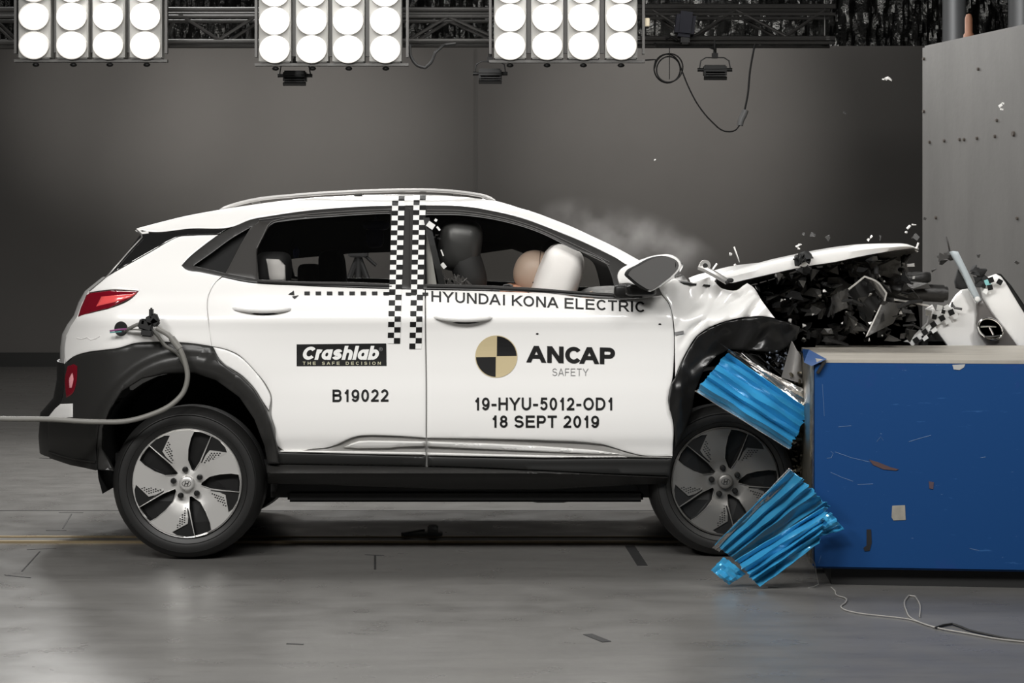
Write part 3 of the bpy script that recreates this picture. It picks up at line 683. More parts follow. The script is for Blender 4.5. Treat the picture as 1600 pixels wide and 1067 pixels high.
# --- rear cladding and bumper
def cladS(x, y):
    e = math.hypot((x-292)/125, (y-720)/137); k = max(0, min(1, (1.27-e)/.09)); k = k*k*(3-2*k)
    k2 = max(0, min(1, (1.12-e)/.12))
    return S(x, y)-.008-.028*k+.022*k2*k2
rc = [(101, 569), (115, 558), (137, 551), (184, 545), (212, 537), (257, 535.4), (302, 537), (333, 542.5), (336, 550), (341, 559), (352, 571), (363, 579), (377, 588), (397, 608), (412, 633), (424, 663), (433, 698), (436, 724), (418, 724), (413, 697), (397, 655), (374, 621), (337, 594), (303, 583), (262, 584), (222, 592), (191, 611), (172, 640), (160, 670), (160, 700), (178, 736), (144, 734), (110, 725), (77, 714), (75, 688), (75, 656), (90, 640), (98, 620), (100, 600)]
panel('wheel_arch_cladding', rc, cladding, car, Sf=cladS, step=6, bev=2.5, bevd=.006, thick=.03, smooth=False)
panel('bumper_reflector', [(101, 590), (105, 572), (115, 568.5), (121, 572), (119, 600), (113, 616), (103, 622)], redlens, car, Sf=cladS, off=-.006, bev=1.5, thick=.01)
panel('reflector_lens', [(108, 590), (113, 582), (115, 592), (112, 606), (108, 606)], mat('pink_lens', (.8, .35, .38), .15, 0, .5), car, Sf=cladS, off=-.010, bev=1, bevd=.002, thick=.003, mirror=False)
panel('bumper_skid_corner', [(76, 650), (86, 638), (94, 631), (114, 630), (114, 652), (76, 655)], paint, car, Sf=cladS, off=-.008, bev=1.5, thick=.02, smooth=False)
panel('lower_bumper', [(74, 657), (155, 660), (150, 700), (152, 735), (110, 727), (77, 716), (75, 690)], clad_dark, car, Sf=cladS, off=-.012, bev=3, thick=.03, smooth=False)
bead([(77, 706), (110, 716), (150, 722)], .006, clad_dark, car, 'bumper_ridge', -.012, cladS)
# --- sill, trims
panel('door_lower_molding', [(438, 701.5), (494, 702), (510, 700.5), (525, 696), (540, 689), (552, 684), (566, 681.4), (580, 680.8), (602, 681.4), (635, 682.8), (665, 685), (665, 713), (438, 706.5)], recess, dr, Sf=lambda x, y: S(x, y)+.016-.016*max(0, (y-692)/20), bev=1, bevd=.002, step=5, smooth=False)
panel('door_lower_molding', [(667.5, 685), (760, 686.5), (850, 689), (925, 693), (945, 696), (961, 701), (980, 707), (1002, 712.4), (1050, 714), (1050, 716), (981, 714.5), (667.5, 713)], recess, df, Sf=lambda x, y: S(x, y)+.016-.016*max(0, (y-692)/20), bev=1, bevd=.002, step=5, smooth=False)
panel('chrome_strip', [(537, 699), (548, 693), (560, 689), (575, 688), (665, 689.5), (665, 697), (625, 698), (610, 700), (560, 700.5)], silver, dr, off=-.011, bev=2, bevd=.010, step=4, smooth=False, thick=.03)
panel('chrome_strip', [(667.5, 689.5), (760, 692.5), (850, 697), (930, 703), (976, 709.5), (970, 710.5), (930, 709.5), (850, 706), (760, 702), (667.5, 697.5)], silver, df, off=-.011, bev=2, bevd=.010, step=4, smooth=False, thick=.03)
panel('silver_edge', [(438, 703.5), (560, 705), (665, 706.5), (665, 711.5), (560, 710), (438, 706.5)], silver, dr, off=-.010, bev=1.5, bevd=.006, step=5, smooth=False, thick=.03)
panel('silver_edge', [(667.5, 706.8), (850, 711), (975, 713), (980, 715), (850, 716), (667.5, 712)], silver, df, off=-.010, bev=1.5, bevd=.006, step=5, smooth=False, thick=.03)
panel('door_cladding', [(414, 706), (436, 707), (665, 713), (665, 727.6), (560, 726), (437, 724)], clad_dark, dr, off=-.006, bev=1.5, smooth=False)
panel('door_cladding', [(667.5, 713), (850, 717), (981, 716), (1050, 717), (1047, 744), (960, 741), (868, 736.5), (760, 731), (667.5, 728)], clad_dark, df, off=-.006, bev=1.5, smooth=False)
def sillS(x, y):
    t = (y-726)/32; return .048-.075*math.exp(-((t-.42)/.28)**2)+.03*max(0, t-.75)*4
panel('sill', [(417, 725.5), (437, 725), (560, 727.5), (667, 729.5), (760, 733), (868, 738), (960, 742.5), (1044, 746), (1042, 757), (1009, 757), (860, 765), (700, 765), (557, 760), (470, 757), (418, 756)], cladding, car, Sf=sillS, bev=1.5, step=4, smooth=False, thick=.03)
bm = bmesh.new(); x0, x1 = P(425, 0, .2).x, P(1030, 0, .2).x
box(bm, ((x0+x1)/2, .9, .31), (x1-x0, 1.5, .10)); box(bm, ((x0+x1)/2+.0, .22, .265), (x1-x0-.15, .16, .05), bev=.01); box(bm, ((x0+x1)/2, 1.58, .265), (x1-x0-.15, .16, .05))
box(bm, (P(330, 0, .6).x, .9, .38), (.8, 1.1, .12)); box(bm, (P(990, 0, .5).x, .9, .30), (.5, .8, .16))
tube(bm, [P(445, 770, .3), P(520, 776, .3), P(640, 775, .3)], .01, 6); tube(bm, [P(800, 779, .25), P(840, 784, .25), P(880, 784, .25), P(920, 778, .25)], .004, 6)
bmobj('underbody', bm, void, car, smooth=False)
# inner dark shell closes the gaps
panel('inner_shell', [(112, 560), (128, 500), (170, 450), (262, 385), (290, 424), (347, 438), (549, 454), (664, 457), (837, 462), (965, 472), (1034, 468), (1044, 480), (1050, 560), (1046, 700), (1040, 752), (432, 754), (425, 690), (392, 618), (346, 578), (302, 566), (262, 566), (222, 574), (184, 594), (152, 650), (140, 648), (115, 640)], mat('shell_grey', (.34, .335, .325), .6), car, off=.02, bev=0, thick=.01, step=26, smooth=False)
# --- handles
def handle(x0, x1, y, parent, keyx=None):
    cx = (x0+x1)/2; W = x1-x0
    bm = bmesh.new(); pts = []
    for i in range(17):
        t = i/16; x = x0+W*t; yy = y+2.0*math.sin(t*math.pi*.9)-1.0+ (1.5*t)
        pts.append(P(x, yy, S(x, y)-.004-.030*math.sin(math.pi*t)**.45))
    tube(bm, pts, lambda t: .0015+.013*math.sin(math.pi*min(1, max(0, t)))**.4 if 0 < t < 1 else .002, 10)
    return bm
def rtube(bm, pts, rf, seg=10):
    n = len(pts); rings = []; up = None
    for i, p in enumerate(pts):
        t = (pts[min(i+1, n-1)]-pts[max(i-1, 0)]).normalized()
        if up is None: up = t.orthogonal().normalized()
        up = (up-t*up.dot(t)).normalized(); s = t.cross(up); r = rf(i/(n-1))
        rings.append([bm.verts.new(p+(up*math.cos(a)+s*math.sin(a))*r) for a in [2*math.pi*k/seg for k in range(seg)]])
    for a, b_ in zip(rings, rings[1:]):
        for k in range(seg): bm.faces.new((a[k], a[(k+1) % seg], b_[(k+1) % seg], b_[k]))
    bm.faces.new(rings[0][::-1]); bm.faces.new(rings[-1])
def door_handle(x0, x1, y, parent):
    W = x1-x0; bm = bmesh.new(); pts = []
    for i in range(21):
        t = i/20; x = x0+W*t; yy = y+2.5*math.sin(math.pi*t)+1.5*t
        pts.append(P(x, yy, S(x, y)+.004-.034*math.sin(math.pi*t)**.5))
    rtube(bm, pts, lambda t: .002+.0125*math.sin(math.pi*t)**.35 if 0.001 < t < .999 else .001)
    o = bmobj('door_handle', bm, paint, parent)
    # dark grip slot below the handle
    decal('handle_recess', [([(x0+W*.32, y+9), (x0+W*.45, y+6.5), (x0+W*.62, y+6.5), (x0+W*.78, y+9.2), (x0+W*.6, y+11), (x0+W*.42, y+10.8)], 0)], [void], parent, off=-.0015)
    return o
door_handle(362, 456, 481, dr); h2 = door_handle(677, 770, 495, df)
decal('key_cylinder', [([(704+2*math.cos(a*.785), 498+2*math.sin(a*.785)) for a in range(8)], 0)], [ink], df, off=-.034)
# --- roof, glass, rear, hood
def rowsfrom(pts, bulge, yoff=0):
    out = []
    n = len(pts)
    for i, (x, y) in enumerate(pts):
        b_ = bulge(i/(n-1)) if callable(bulge) else bulge
        out.append((P(x, y, S(x, y)+yoff), b_))
    return out
rp = [(p.x, p.y+1) for p in curve_pts([(a, b_, 0) for a, b_ in TOP[:14]], 14.0)]
loft('roof', rowsfrom(rp, lambda t: (0, 0, .006+.010*math.sin(math.pi*min(1, t*1.05)))), paint, car, solid=.012)
ws = [(p.x, p.y+1.5) for p in curve_pts([(a, b_, 0) for a, b_ in TOP[13:]]+[Vector((1012, 416, 0))], 14.0)]
loft('windshield', rowsfrom(ws, (.02, 0, .004), .01), MATS['side_glass'], car)
loft('rear_window', rowsfrom([(224, 362), (205, 388), (185, 412), (165, 434)], (-.07, 0, 0), .01), MATS['privacy_glass'], car)
loft('spoiler', rowsfrom([(232, 361), (222, 362), (213, 357.5)], (-.03, 0, 0), .0), paint, car, solid=.01)
bead([(213, 358.5), (221, 366), (222, 371), (205, 389), (185, 412), (166, 433), (140, 455)], .004, beadm, car, 'tailgate_edge', .004)
loft('tailgate', rowsfrom([(165, 434), (150, 446), (138, 456), (128, 474), (120.5, 495), (111, 509), (103.6, 524.5), (101, 545), (100.5, 568)], lambda t: (-.10, 0, 0), .006), paint, car, solid=.01)
loft('rear_bumper', rowsfrom([(100.5, 568), (100, 600), (95, 628), (77, 652), (75, 688), (77, 714), (110, 726), (150, 735)], lambda t: (-.12, 0, 0), .004), clad_dark, car, solid=.01)
loft('cowl', [(P(1003, 409, .2), (0.02, 0, 0)), (P(1030, 436, .14), (.05, 0, 0)), (P(1056, 440, .12), (.03, 0, 0)), (P(1110, 445, .12), (0, 0, 0))], clad_dark, car, solid=.01)
loft('firewall', [(P(1040, 446, .16), (0, 0, 0)), (P(1050, 520, .14), (0, 0, 0)), (P(1045, 600, .5), (0, 0, 0)), (P(1040, 745, .5), (0, 0, 0))], void, car)
# hood
htop = [(1121, 430), (1140, 423), (1157.4, 418.5), (1202, 406), (1243, 397), (1270, 391.5), (1306, 385.5), (1335, 382), (1364, 380.4), (1390, 380), (1416, 381), (1427, 384.5), (1435, 389)]
hbot = [(1130, 440), (1142, 441.8), (1160, 438), (1202, 428.5), (1245, 418.8), (1272, 414), (1306, 408.8), (1335, 402.5), (1364, 396.8), (1390, 392.5), (1416, 388.8), (1427, 388), (1435, 390)]
def hood_grid(dz, mats, name, cut):
    bm = bmesh.new(); R = []
    T_ = curve_pts([(a, b_, 0) for a, b_ in htop], 3); B_ = curve_pts([(a, b_, 0) for a, b_ in hbot], 3)
    for i, (a, b_) in enumerate(zip(T_, B_)):
        fi = i/(len(T_)-1); Y0 = .13; row = []
        if not cut:
            q = P(b_.x, b_.y, Y0+.012); row.append(q); row.append(P(b_.x, b_.y, Y0)); m_ = a.lerp(b_, .5); row.append(P(m_.x, m_.y, Y0-.014)); m_ = a.lerp(b_, .15); row.append(P(m_.x, m_.y, Y0-.004))
        else: row.append(P(b_.x, b_.y+1, Y0+.02))
        tp = P(a.x, a.y, Y0+.03)
        for j in range(13):
            t = j/12; y = Y0+.03+t*1.5
            z = tp.z+.0*t-.09*math.sin(math.pi*t)*(1-fi)-.03*t+(.05*fi+.01)*noise.noise(Vector((tp.x*3, y*2.2, 0)))*min(1, t*4)-.05*fi*t
            row.append(Vector((tp.x-.10*fi*t, y, z-dz*min(1, t*8+.2))))
        R.append([bm.verts.new(p) for p in row])
    for a, b_ in zip(R, R[1:]):
        for j in range(len(a)-1): bm.faces.new((a[j], a[j+1], b_[j+1], b_[j]))
    bmesh.ops.recalc_face_normals(bm, faces=bm.faces)
    bmesh.ops.solidify(bm, geom=bm.faces[:], thickness=.004)
    return bmobj(name, bm, mats, car, ang=50)
hood = hood_grid(0, paint, 'hood', False); hood_grid(.03, mat('hood_liner_grey', (.075, .072, .068), .55, bump=(20, .5, .01)), 'hood_liner', True)
# hinge arm and loose strips at the hood's rear edge
hing = mat('hinge_steel', (.5, .49, .47), .35, .5)
bm = bmesh.new(); tube(bm, [P(1092, 417, .05), P(1101, 420, .04), P(1118, 429, .03), P(1136, 440, .05)], .014, 8)
bmesh.ops.create_cone(bm, cap_ends=True, segments=18, radius1=.024, radius2=.024, depth=.03, matrix=Matrix.Translation(P(1101.5, 414.5, .05)) @ Matrix.Rotation(math.pi/2, 4, 'X'))
tube(bm, [P(1114, 421, .04), P(1120.5, 412, .04)], .005, 6)
hg = bmobj('hood_hinge', bm, hing, car)
bm = bmesh.new(); bmesh.ops.create_cone(bm, cap_ends=True, segments=14, radius1=.011, radius2=.011, depth=.034, matrix=Matrix.Translation(P(1101.5, 415, .045)) @ Matrix.Rotation(math.pi/2, 4, 'X'))
blob(bm, P(1141, 438, .03), (.03, .02, .02), .8); blob(bm, P(1136, 441, .03), (.016, .02, .016), .8); bmobj('hinge_bolt', bm, void, hg)
# --- mirror
mo = [(964.4, 430), (968, 422), (975, 417), (1003, 405), (1018, 400), (1031, 397.7), (1046, 397.3), (1055, 400.5), (1062, 406.5), (1065, 413), (1062, 421), (1055, 429.5), (1038, 443), (1022, 453), (1016, 455.8), (1006, 452), (994, 446), (984, 442.8), (967, 443.4)]
mg = [(981.4, 430), (983, 425), (1000, 414), (1018, 404.5), (1031, 401.2), (1044, 401), (1053, 404), (1060, 410), (1061, 415), (1052, 428.7), (1036, 441.5), (1022, 451), (1016.4, 453.5), (1006, 449), (994, 441)]
mos = prep(mo, True, 4, 0); bm = bmesh.new(); rings = []
for (sc_, Y_, dx) in ((.90, -.185, 0), (.985, -.182, 0), (1.0, -.170, 0), (1.0, -.12, 1), (.93, -.06, 6), (.75, -.02, 10), (.45, 0.0, 14)):
    rings.append([bm.verts.new(P(1015+dx+(x-1015)*sc_, 427+(y-427)*sc_, Y_)) for x, y in mos])
for a, b_ in zip(rings, rings[1:]):
    n = len(a)
    for i in range(n): bm.faces.new((a[i], a[(i+1) % n], b_[(i+1) % n], b_[i]))
bm.faces.new(rings[0]); bm.faces.new(rings[-1][::-1]); bmesh.ops.recalc_face_normals(bm, faces=bm.faces)
mir = bmobj('side_mirror', bm, paint, car, ang=50)
flat = lambda Y_: (lambda x, y: Y_)
panel('mirror_bezel', [(1015+(x-1020)*1.045, 427+(y-427)*1.06) for x, y in mg], clad_dark, mir, Sf=flat(-.1865), bev=1, bevd=.002, thick=.008, mirror=False)
panel('mirror_glass', mg, mat('mirror_glass', (.26, .255, .25), .12, .6), mir, Sf=lambda x, y: -.190+(x-1020)*.0001, bev=0, thick=.003, mirror=False)
bm = bmesh.new(); blob(bm, P(1000, 453, .02), (.14, .16, .055), .5); blob(bm, P(975, 455, .05), (.09, .06, .06), .5); bmobj('mirror_mount', bm, clad_dark, mir)
# --- roof rail
rail_pts = [(343, 327), (360, 321), (397, 311.5), (460, 304.5), (549, 298.8), (633, 296.3), (689, 297), (731, 301), (758, 306), (774, 312)]
bm = bmesh.new(); rp_ = [P(p.x, p.y+1, .37) for p in curve_pts([(a, b_, 0) for a, b_ in rail_pts], 10.0)]
rtube(bm, rp_, lambda t: .0085 if .01 < t < .99 else .003, 8)
for x, y in ((400, 313), (560, 300), (715, 301)): box(bm, P(x, y+3.5, .40), (.04, .016, .02), bev=.004)
rr = bmobj('roof_rail', bm, mat('rail_silver', (.42, .41, .4), .3, .6), car); mirror_obj(rr)
# --- charge/fuel port
decal('filler_opening', [([(189+10.5*math.cos(a/24*6.283), 513.5+11.5*math.sin(a/24*6.283)) for a in range(24)], 0)], [void], car, off=-.002)
# --- tapes
def tape(name, xa0, xb0, xa1, xb1, y0, y1, ybelt, n1, n2, x0w, x1w):
    polys = []
    rows = [y0+(ybelt-y0)*i/n1 for i in range(n1)]+[ybelt+(y1-ybelt)*i/n2 for i in range(n2+1)]
    fx = lambda c, y: (xa0+(xa1-xa0)*((y-y0)/(y1-y0)))+c*((x1w-x0w)/2)
    for i, (a, b_) in enumerate(zip(rows, rows[1:])):
        for c in (0, 1):
            dark = (i+c) % 2 == 1
            q = [(fx(c, a), a), (fx(c+1, a), a), (fx(c+1, b_), b_), (fx(c, b_), b_)]
            polys.append((q, 1 if dark else 0))
    return decal(name, polys, [white_v, ink], car, Sf=lambda x, y: S(x, y)+(0 if y < 322 or y > 452 else .004), off=-.0035, seg=6)
tape('checker_tape', 613, 0, 605.5, 0, 306, 536.5, 452, 19, 10, 0, 19.5)
tape('checker_tape', 646.5, 0, 639.5, 0, 305, 545, 452, 19, 11, 0, 19)
pl = [([(450, 460), (459, 454), (460, 461)], 0), ([(456, 463), (467, 461), (460, 467)], 0)]
for i in range(9): pl.append((rectp(475.5+17.6*i, 455.3, 484+17.6*i, 460.8) if i < 7 else rectp(599, 456, 617, 461), 0))
pl += [(rectp(634, 457, 650, 461.5), 0), (rectp(660, 457, 669, 461.5), 0)]
for q_ in pl: decal('tape_square', [q_], [ink], car, off=-.0045)
# --- lettering on the doors
stroke_text('lettering', 'HYUNDAI KONA ELECTRIC', 674, 471, 334.5, 16.5, ink, df, wt=.16, slope=.051, off=-.0028)
stroke_text('lettering', 'B19022', 519.5, 628, 87.5, 19.5, ink, dr, wt=.18, slope=-.006)
stroke_text('lettering', '19-HYU-5012-OD1', 741, 641, 217, 20, ink, df, wt=.18)
stroke_text('lettering', '18 SEPT 2019', 768, 668, 168, 19, ink, df, wt=.18, slope=.002)
stroke_text('lettering', 'ANCAP', 824, 566, 137, 26, ink, df, wt=.235, slope=.024, gap=.10)
stroke_text('lettering', 'SAFETY', 863, 587, 56, 11.5, ink2, df, wt=.10, slope=.004, gap=.24)
# quartered disc
cx, cy, R = 775.5, 557, 33
def wedge(a0, a1, R, g=0):
    return [(cx+g*math.cos(math.radians((a0+a1)/2))*1.414, cy-g*math.sin(math.radians((a0+a1)/2))*1.414)]+[(cx+R*math.cos(math.radians(a)), cy-R*math.sin(math.radians(a))) for a in np.linspace(a0+(g and 2), a1-(g and 2), 14)]
emb = decal('round_emblem', [([(cx+R*math.cos(a/48*6.2832), cy-R*math.sin(a/48*6.2832)) for a in range(48)], 0)]+[(wedge(0, 90, R-1.2, .8), 1), (wedge(180, 270, R-1.2, .8), 1)], [gold, ink], df, off=-.0025)
# black plate with slanted lettering
decal('sticker_plate', [([(463.5, 538), (603.5, 536.5), (604, 571.5), (463.5, 572)], 0)], [ink], dr, off=-.0022)
stroke_text('lettering', 'Crashlab', 471, 562, 119, 20.5, white_v, dr, wt=.25, shear=.22, off=-.0040, gap=.06)
stroke_text('lettering', 'THE SAFE DECISION', 473, 570, 122, 5.0, mat('pale_gold_vinyl', (.55, .53, .38), .4), dr, wt=.17, off=-.0040, gap=.55, space=1.1)
text_mesh('lettering', '®', 592, 548.5, 6, 6, ink2, dr, off=-.0036)
# small badge on the fender and specks
decal('fender_badge', [([(1054, 519), (1068, 516.5), (1068.5, 521), (1054.5, 524)], 0)], [ink2], car, Sf=crumple, off=-.006)
for (x, y) in ((839.5, 521.5), (1031, 506.5)): decal('marker_dot', [([(x+2.4*math.cos(a), y+1.4*math.sin(a)) for a in np.linspace(0, 6.28, 9)[:-1]], 0)], [ink], df)
# faint script on the tailgate corner
bead([(120, 528), (128, 530), (136, 527), (142, 531), (150, 529), (156, 525)], .0015, silver, car, 'tailgate_script', -.001)
# dent line on the fender
# --- wheels
def sector(pts, k):
    a = math.radians(-72*k); return [(x*math.cos(a)-y*math.sin(a), x*math.sin(a)+y*math.cos(a)) for x, y in pts]
def build_wheel(c, amat, name_parent=car):
    RT, RR = .336, .2375
    bm = bmesh.new()
    prof = [(.235, .035), (.245, -.002), (.262, -.012), (.285, -.016), (.305, -.012), (.318, .002), (.328, .020), (.334, .04)]
    for g_ in (.06, .09, .12, .15): prof += [(.336, g_), (.328, g_+.003), (.328, g_+.008), (.336, g_+.011)]
    prof += [(.334, .18), (.325, .205), (.30, .22), (.25, .215), (.235, .19)]
    lathe(bm, prof, 96, close=True); 
    bmesh.ops.recalc_face_normals(bm, faces=bm.faces)
    tyre = bmobj('tyre', bm, rubber, name_parent, ang=30); tyre.location = c
    # sidewall ring ridges
    bm = bmesh.new()
    for r in (.264, .300): lathe(bm, [(r, -.0165 if r > .28 else -.013), (r+.0015, -.0185 if r > .28 else -.0155), (r+.003, -.0165 if r > .28 else -.013)], 96)
    rg = bmobj('sidewall_ridge', bm, rubber, tyre)
    # rim barrel and dark back
    bm = bmesh.new(); lathe(bm, [(RR+.002, .02), (RR+.004, -.004), (RR+.001, -.009), (RR-.005, -.006), (RR-.008, .02), (RR-.02, .12)], 96)
    rim = bmobj('wheel_rim', bm, amat, tyre)
    bm = bmesh.new(); lathe(bm, [(0, .05), (.16, .055), (RR-.012, .06)], 48); lathe(bm, [(0, .035), (.06, .035), (.06, .05)], 32); bmobj('brake_disc', bm, darkmetal, rim)
    # unit coordinates from the photo (radius 420)
    U = lambda L: [((x-520)/424, (522-y)/424) for x, y in L]
    pocket = U([(578, 112), (640, 118), (712, 150), (672, 240), (622, 352), (572, 428), (552, 418), (524, 340), (530, 255), (552, 165)])
    dark = U([(714, 152), (770, 183), (822, 240), (836, 280), (700, 262), (668, 300), (634, 368), (628, 358), (676, 245)])
    hatch = U([(700, 264), (834, 282), (740, 330), (642, 382), (638, 370), (670, 305)])
    outer = [(math.cos(2*math.pi*i/120)*.985, math.sin(2*math.pi*i/120)*.985) for i in range(120)]
    loops = [outer]+[sector(pocket, k) for k in range(5)]+[sector(dark, k) for k in range(5)]
    verts = []; edges = []; polys = []
    for l in loops:
        l2 = prep([(a*400, b_*400) for a, b_ in l], False, 12, 0 if l is outer else .0)
        polys.append(l2); b0 = len(verts); verts += [Vector(p) for p in l2]; edges += [(b0+i, b0+(i+1) % len(l2)) for i in range(len(l2))]
    for r in (60, 110, 160, 210, 260, 310, 350):
        n = int(r/5)
        q = np.array([(r*math.cos(6.2832*i/n), r*math.sin(6.2832*i/n)) for i in range(n)]); k_ = np.ones(len(q), bool)
        for l2 in polys[1:]: k_ &= ~in_poly(l2, q) & (bdist(l2, q) > 5)
        verts += [Vector(p) for p in q[k_]]
    vo, eo, fo, *_ = delaunay_2d_cdt(verts, edges, [], 0, 1e-4, False)
    V = np.array([(v.x, v.y) for v in vo]); cen = np.array([V[list(f)].mean(0) for f in fo]); k_ = in_poly(polys[0], cen)
    for l2 in polys[1:]: k_ &= ~in_poly(l2, cen)
    dome = lambda r: .010-.020*math.exp(-(r/.7)**2)-.004*r if r < 1 else 0
    fy = lambda x, y: -.004-.012*max(0, math.hypot(x, y)-.2)+.016*math.exp(-((math.hypot(x, y)-.30)/.16)**2)
    bm = bmesh.new(); bv = [bm.verts.new((x/400*RR, fy(x/400, y/400), y/400*RR)) for x, y in V]
    for f, kk in zip(fo, k_):
        if kk: bm.faces.new([bv[i] for i in f])
    for v in [v for v in bm.verts if not v.link_faces]: bm.verts.remove(v)
    bm.normal_update()
    for f in bm.faces:
        if f.normal.y > 0: f.normal_flip()
    be = [e for e in bm.edges if e.is_boundary]; r = bmesh.ops.extrude_edge_only(bm, edges=be)
    for v in [g_ for g_ in r['geom'] if isinstance(g_, bmesh.types.BMVert)]: v.co.y += .018
    bmobj('spoke_face', bm, amat, rim, ang=35)
    # recessed dark fields, bright pocket edges, perforations
    bm = bmesh.new(); be_ = bmesh.new(); bd = bmesh.new()
    for k in range(5):
        dk = sector(dark, k); f = bm.faces.new([bm.verts.new((x*RR, fy(x, y)+.006, y*RR)) for x, y in dk])
        pk = sector(pocket, k); pc = [(x*RR, fy(x, y)-.0005, y*RR) for x, y in pk]
        tube(be_, pc+[pc[0]], .0017, 5, cap=False)
        pin = [((x-sum(a for a, _ in pk)/len(pk))*.86+sum(a for a, _ in pk)/len(pk), (y-sum(b_ for _, b_ in pk)/len(pk))*.90+sum(b_ for _, b_ in pk)/len(pk)) for x, y in pk]
        a_ = [bm.verts.new((x*RR, fy(x, y)+.004, y*RR)) for x, y in pk]; b2 = [bm.verts.new((x*RR, fy(x, y)+.03, y*RR)) for x, y in pin]
        n = len(a_)
        for i in range(n): bm.faces.new((a_[i], a_[(i+1) % n], b2[(i+1) % n], b2[i]))
        bm.faces.new(b2)
        ht = sector(hatch, k); hp = [(x*RR, fy(x, y)-.0012, y*RR) for x, y in ht]; bh = bmesh.new(); bh.faces.new([bh.verts.new(p) for p in hp]); bmesh.ops.recalc_face_normals(bh, faces=bh.faces); bmobj('mesh_insert', bh, amat, rim, smooth=False)
        A = np.array(hatch); 
        for gy in np.arange(.32, .66, .034):
            for gx in np.arange(.25, .78, .052):
                x_ = gx+(.026 if int(round(gy/.034)) % 2 else 0)
                q = np.array([(x_, gy)])
                if in_poly(hatch, q)[0] and bdist(hatch, q)[0] > .018:
                    ctr = sector([(x_, gy)], k)[0]
                    bd.faces.new([bd.verts.new(((ctr[0]+.017*math.cos(a))*RR, fy(*ctr)-.0018, (ctr[1]+.014*math.sin(a))*RR)) for a in np.linspace(0, 6.2832, 7)[:-1]])
    for b_ in (bm, bd): bmesh.ops.recalc_face_normals(b_, faces=b_.faces)
    bmobj('dark_pocket', bm, darkmetal, rim, smooth=False); bmobj('pocket_edge', be_, amat, rim); bmobj('perforation', bd, void, rim, smooth=False)
    bm = bmesh.new(); lathe(bm, [(0, -.019), (.022, -.019), (.030, -.016), (.034, -.010), (.036, 0.02)], 40); bmobj('hub_cap', bm, amat, tyre)
    bm = bmesh.new()      # slanted emblem on the cap
    tube(bm, [(-.009, -.0195, -.009), (-.004, -.0195, .010)], .0018, 6); tube(bm, [(.004, -.0195, -.010), (.009, -.0195, .009)], .0018, 6); tube(bm, [(-.007, -.0195, -.001), (.007, -.0195, .001)], .0016, 6)
    el = [(.019*math.cos(a), -.0192, .013*math.sin(a)) for a in np.linspace(0, 6.2832, 33)]; tube(bm, el, .0011, 5, cap=False); bmobj('cap_emblem', bm, darkmetal, tyre)
    bm0 = bmesh.new(); lathe(bm0, [(0, -.015), (.008, -.014), (.0125, -.008), (.013, .004)], 16)
    nutme = bmobj('lug_nut', bm0, darkmetal, tyre); nutme.location = (0, 0, 0); first = True
    for k in range(5):
        a = math.radians(98-72*k); q = Vector((.061*math.cos(a), 0, .061*math.sin(a)))
        o = nutme if first else nutme.copy()
        if not first: COL.objects.link(o); o.parent = tyre
        o.location = q; first = False
    return tyre
def copy_tree(o, parent=None):
    c = o.copy(); COL.objects.link(c)
    if parent: c.parent = parent
    for ch in list(o.children): copy_tree(ch, c)
    return c
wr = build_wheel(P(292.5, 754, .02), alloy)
wf = build_wheel(P(1133, 741, .10), shaded_alloy); wf.rotation_euler = (0, math.radians(-2), math.radians(2)); wf.location.z = .338
for src_, in ((wr,), (wf,)):
    o = copy_tree(src_, car); o.location = (src_.location.x, 1.8-src_.location.y, .338); o.rotation_euler = (0, 0, math.pi)
wr.location.z = .338
# wheel houses
for cx_, cz_, y0_, nm in ((wr.location.x, .425, .06, 0), (wf.location.x, .43, .12, 1)):
    for far in (0, 1):
        bm = bmesh.new(); R0 = .405; A_ = [math.radians(a) for a in range(-20, 201, 10)]
        for (ya, yb) in ((y0_, .62),):
            a_ = [bm.verts.new((cx_+R0*math.cos(t_), ya, cz_+R0*math.sin(t_))) for t_ in A_]; b_ = [bm.verts.new((cx_+R0*math.cos(t_), yb, cz_+R0*math.sin(t_))) for t_ in A_]
            for i in range(len(A_)-1): bm.faces.new((a_[i], a_[i+1], b_[i+1], b_[i]))
            bm.faces.new(b_)
        if far:
            for v in bm.verts: v.co.y = 1.8-v.co.y
        bmobj('wheel_house', bm, void, car)
# spring and brake hose in the rear wheel house
bm = bmesh.new(); tube(bm, [P(262, 650, .35), P(261, 625, .35), P(264, 615, .35)], .006, 6); tube(bm, [P(330, 640, .3), P(300, 655, .3), P(250, 660, .3)], .02, 8); bmobj('brake_hose', bm, darkmetal, car)
# --- interior
ifl = bmesh.new(); box(ifl, (P(650, 0, .9).x, .9, .40), (2.6, 1.5, .06)); bmobj('cabin_floor', ifl, void, car, smooth=False)
bm = bmesh.new(); blob(bm, (P(985, 0, .9).x, .9, 1.07), (.5, 1.45, .24), .45); bmobj('dashboard', bm, mat('dash', (.05, .048, .045), .55), car)
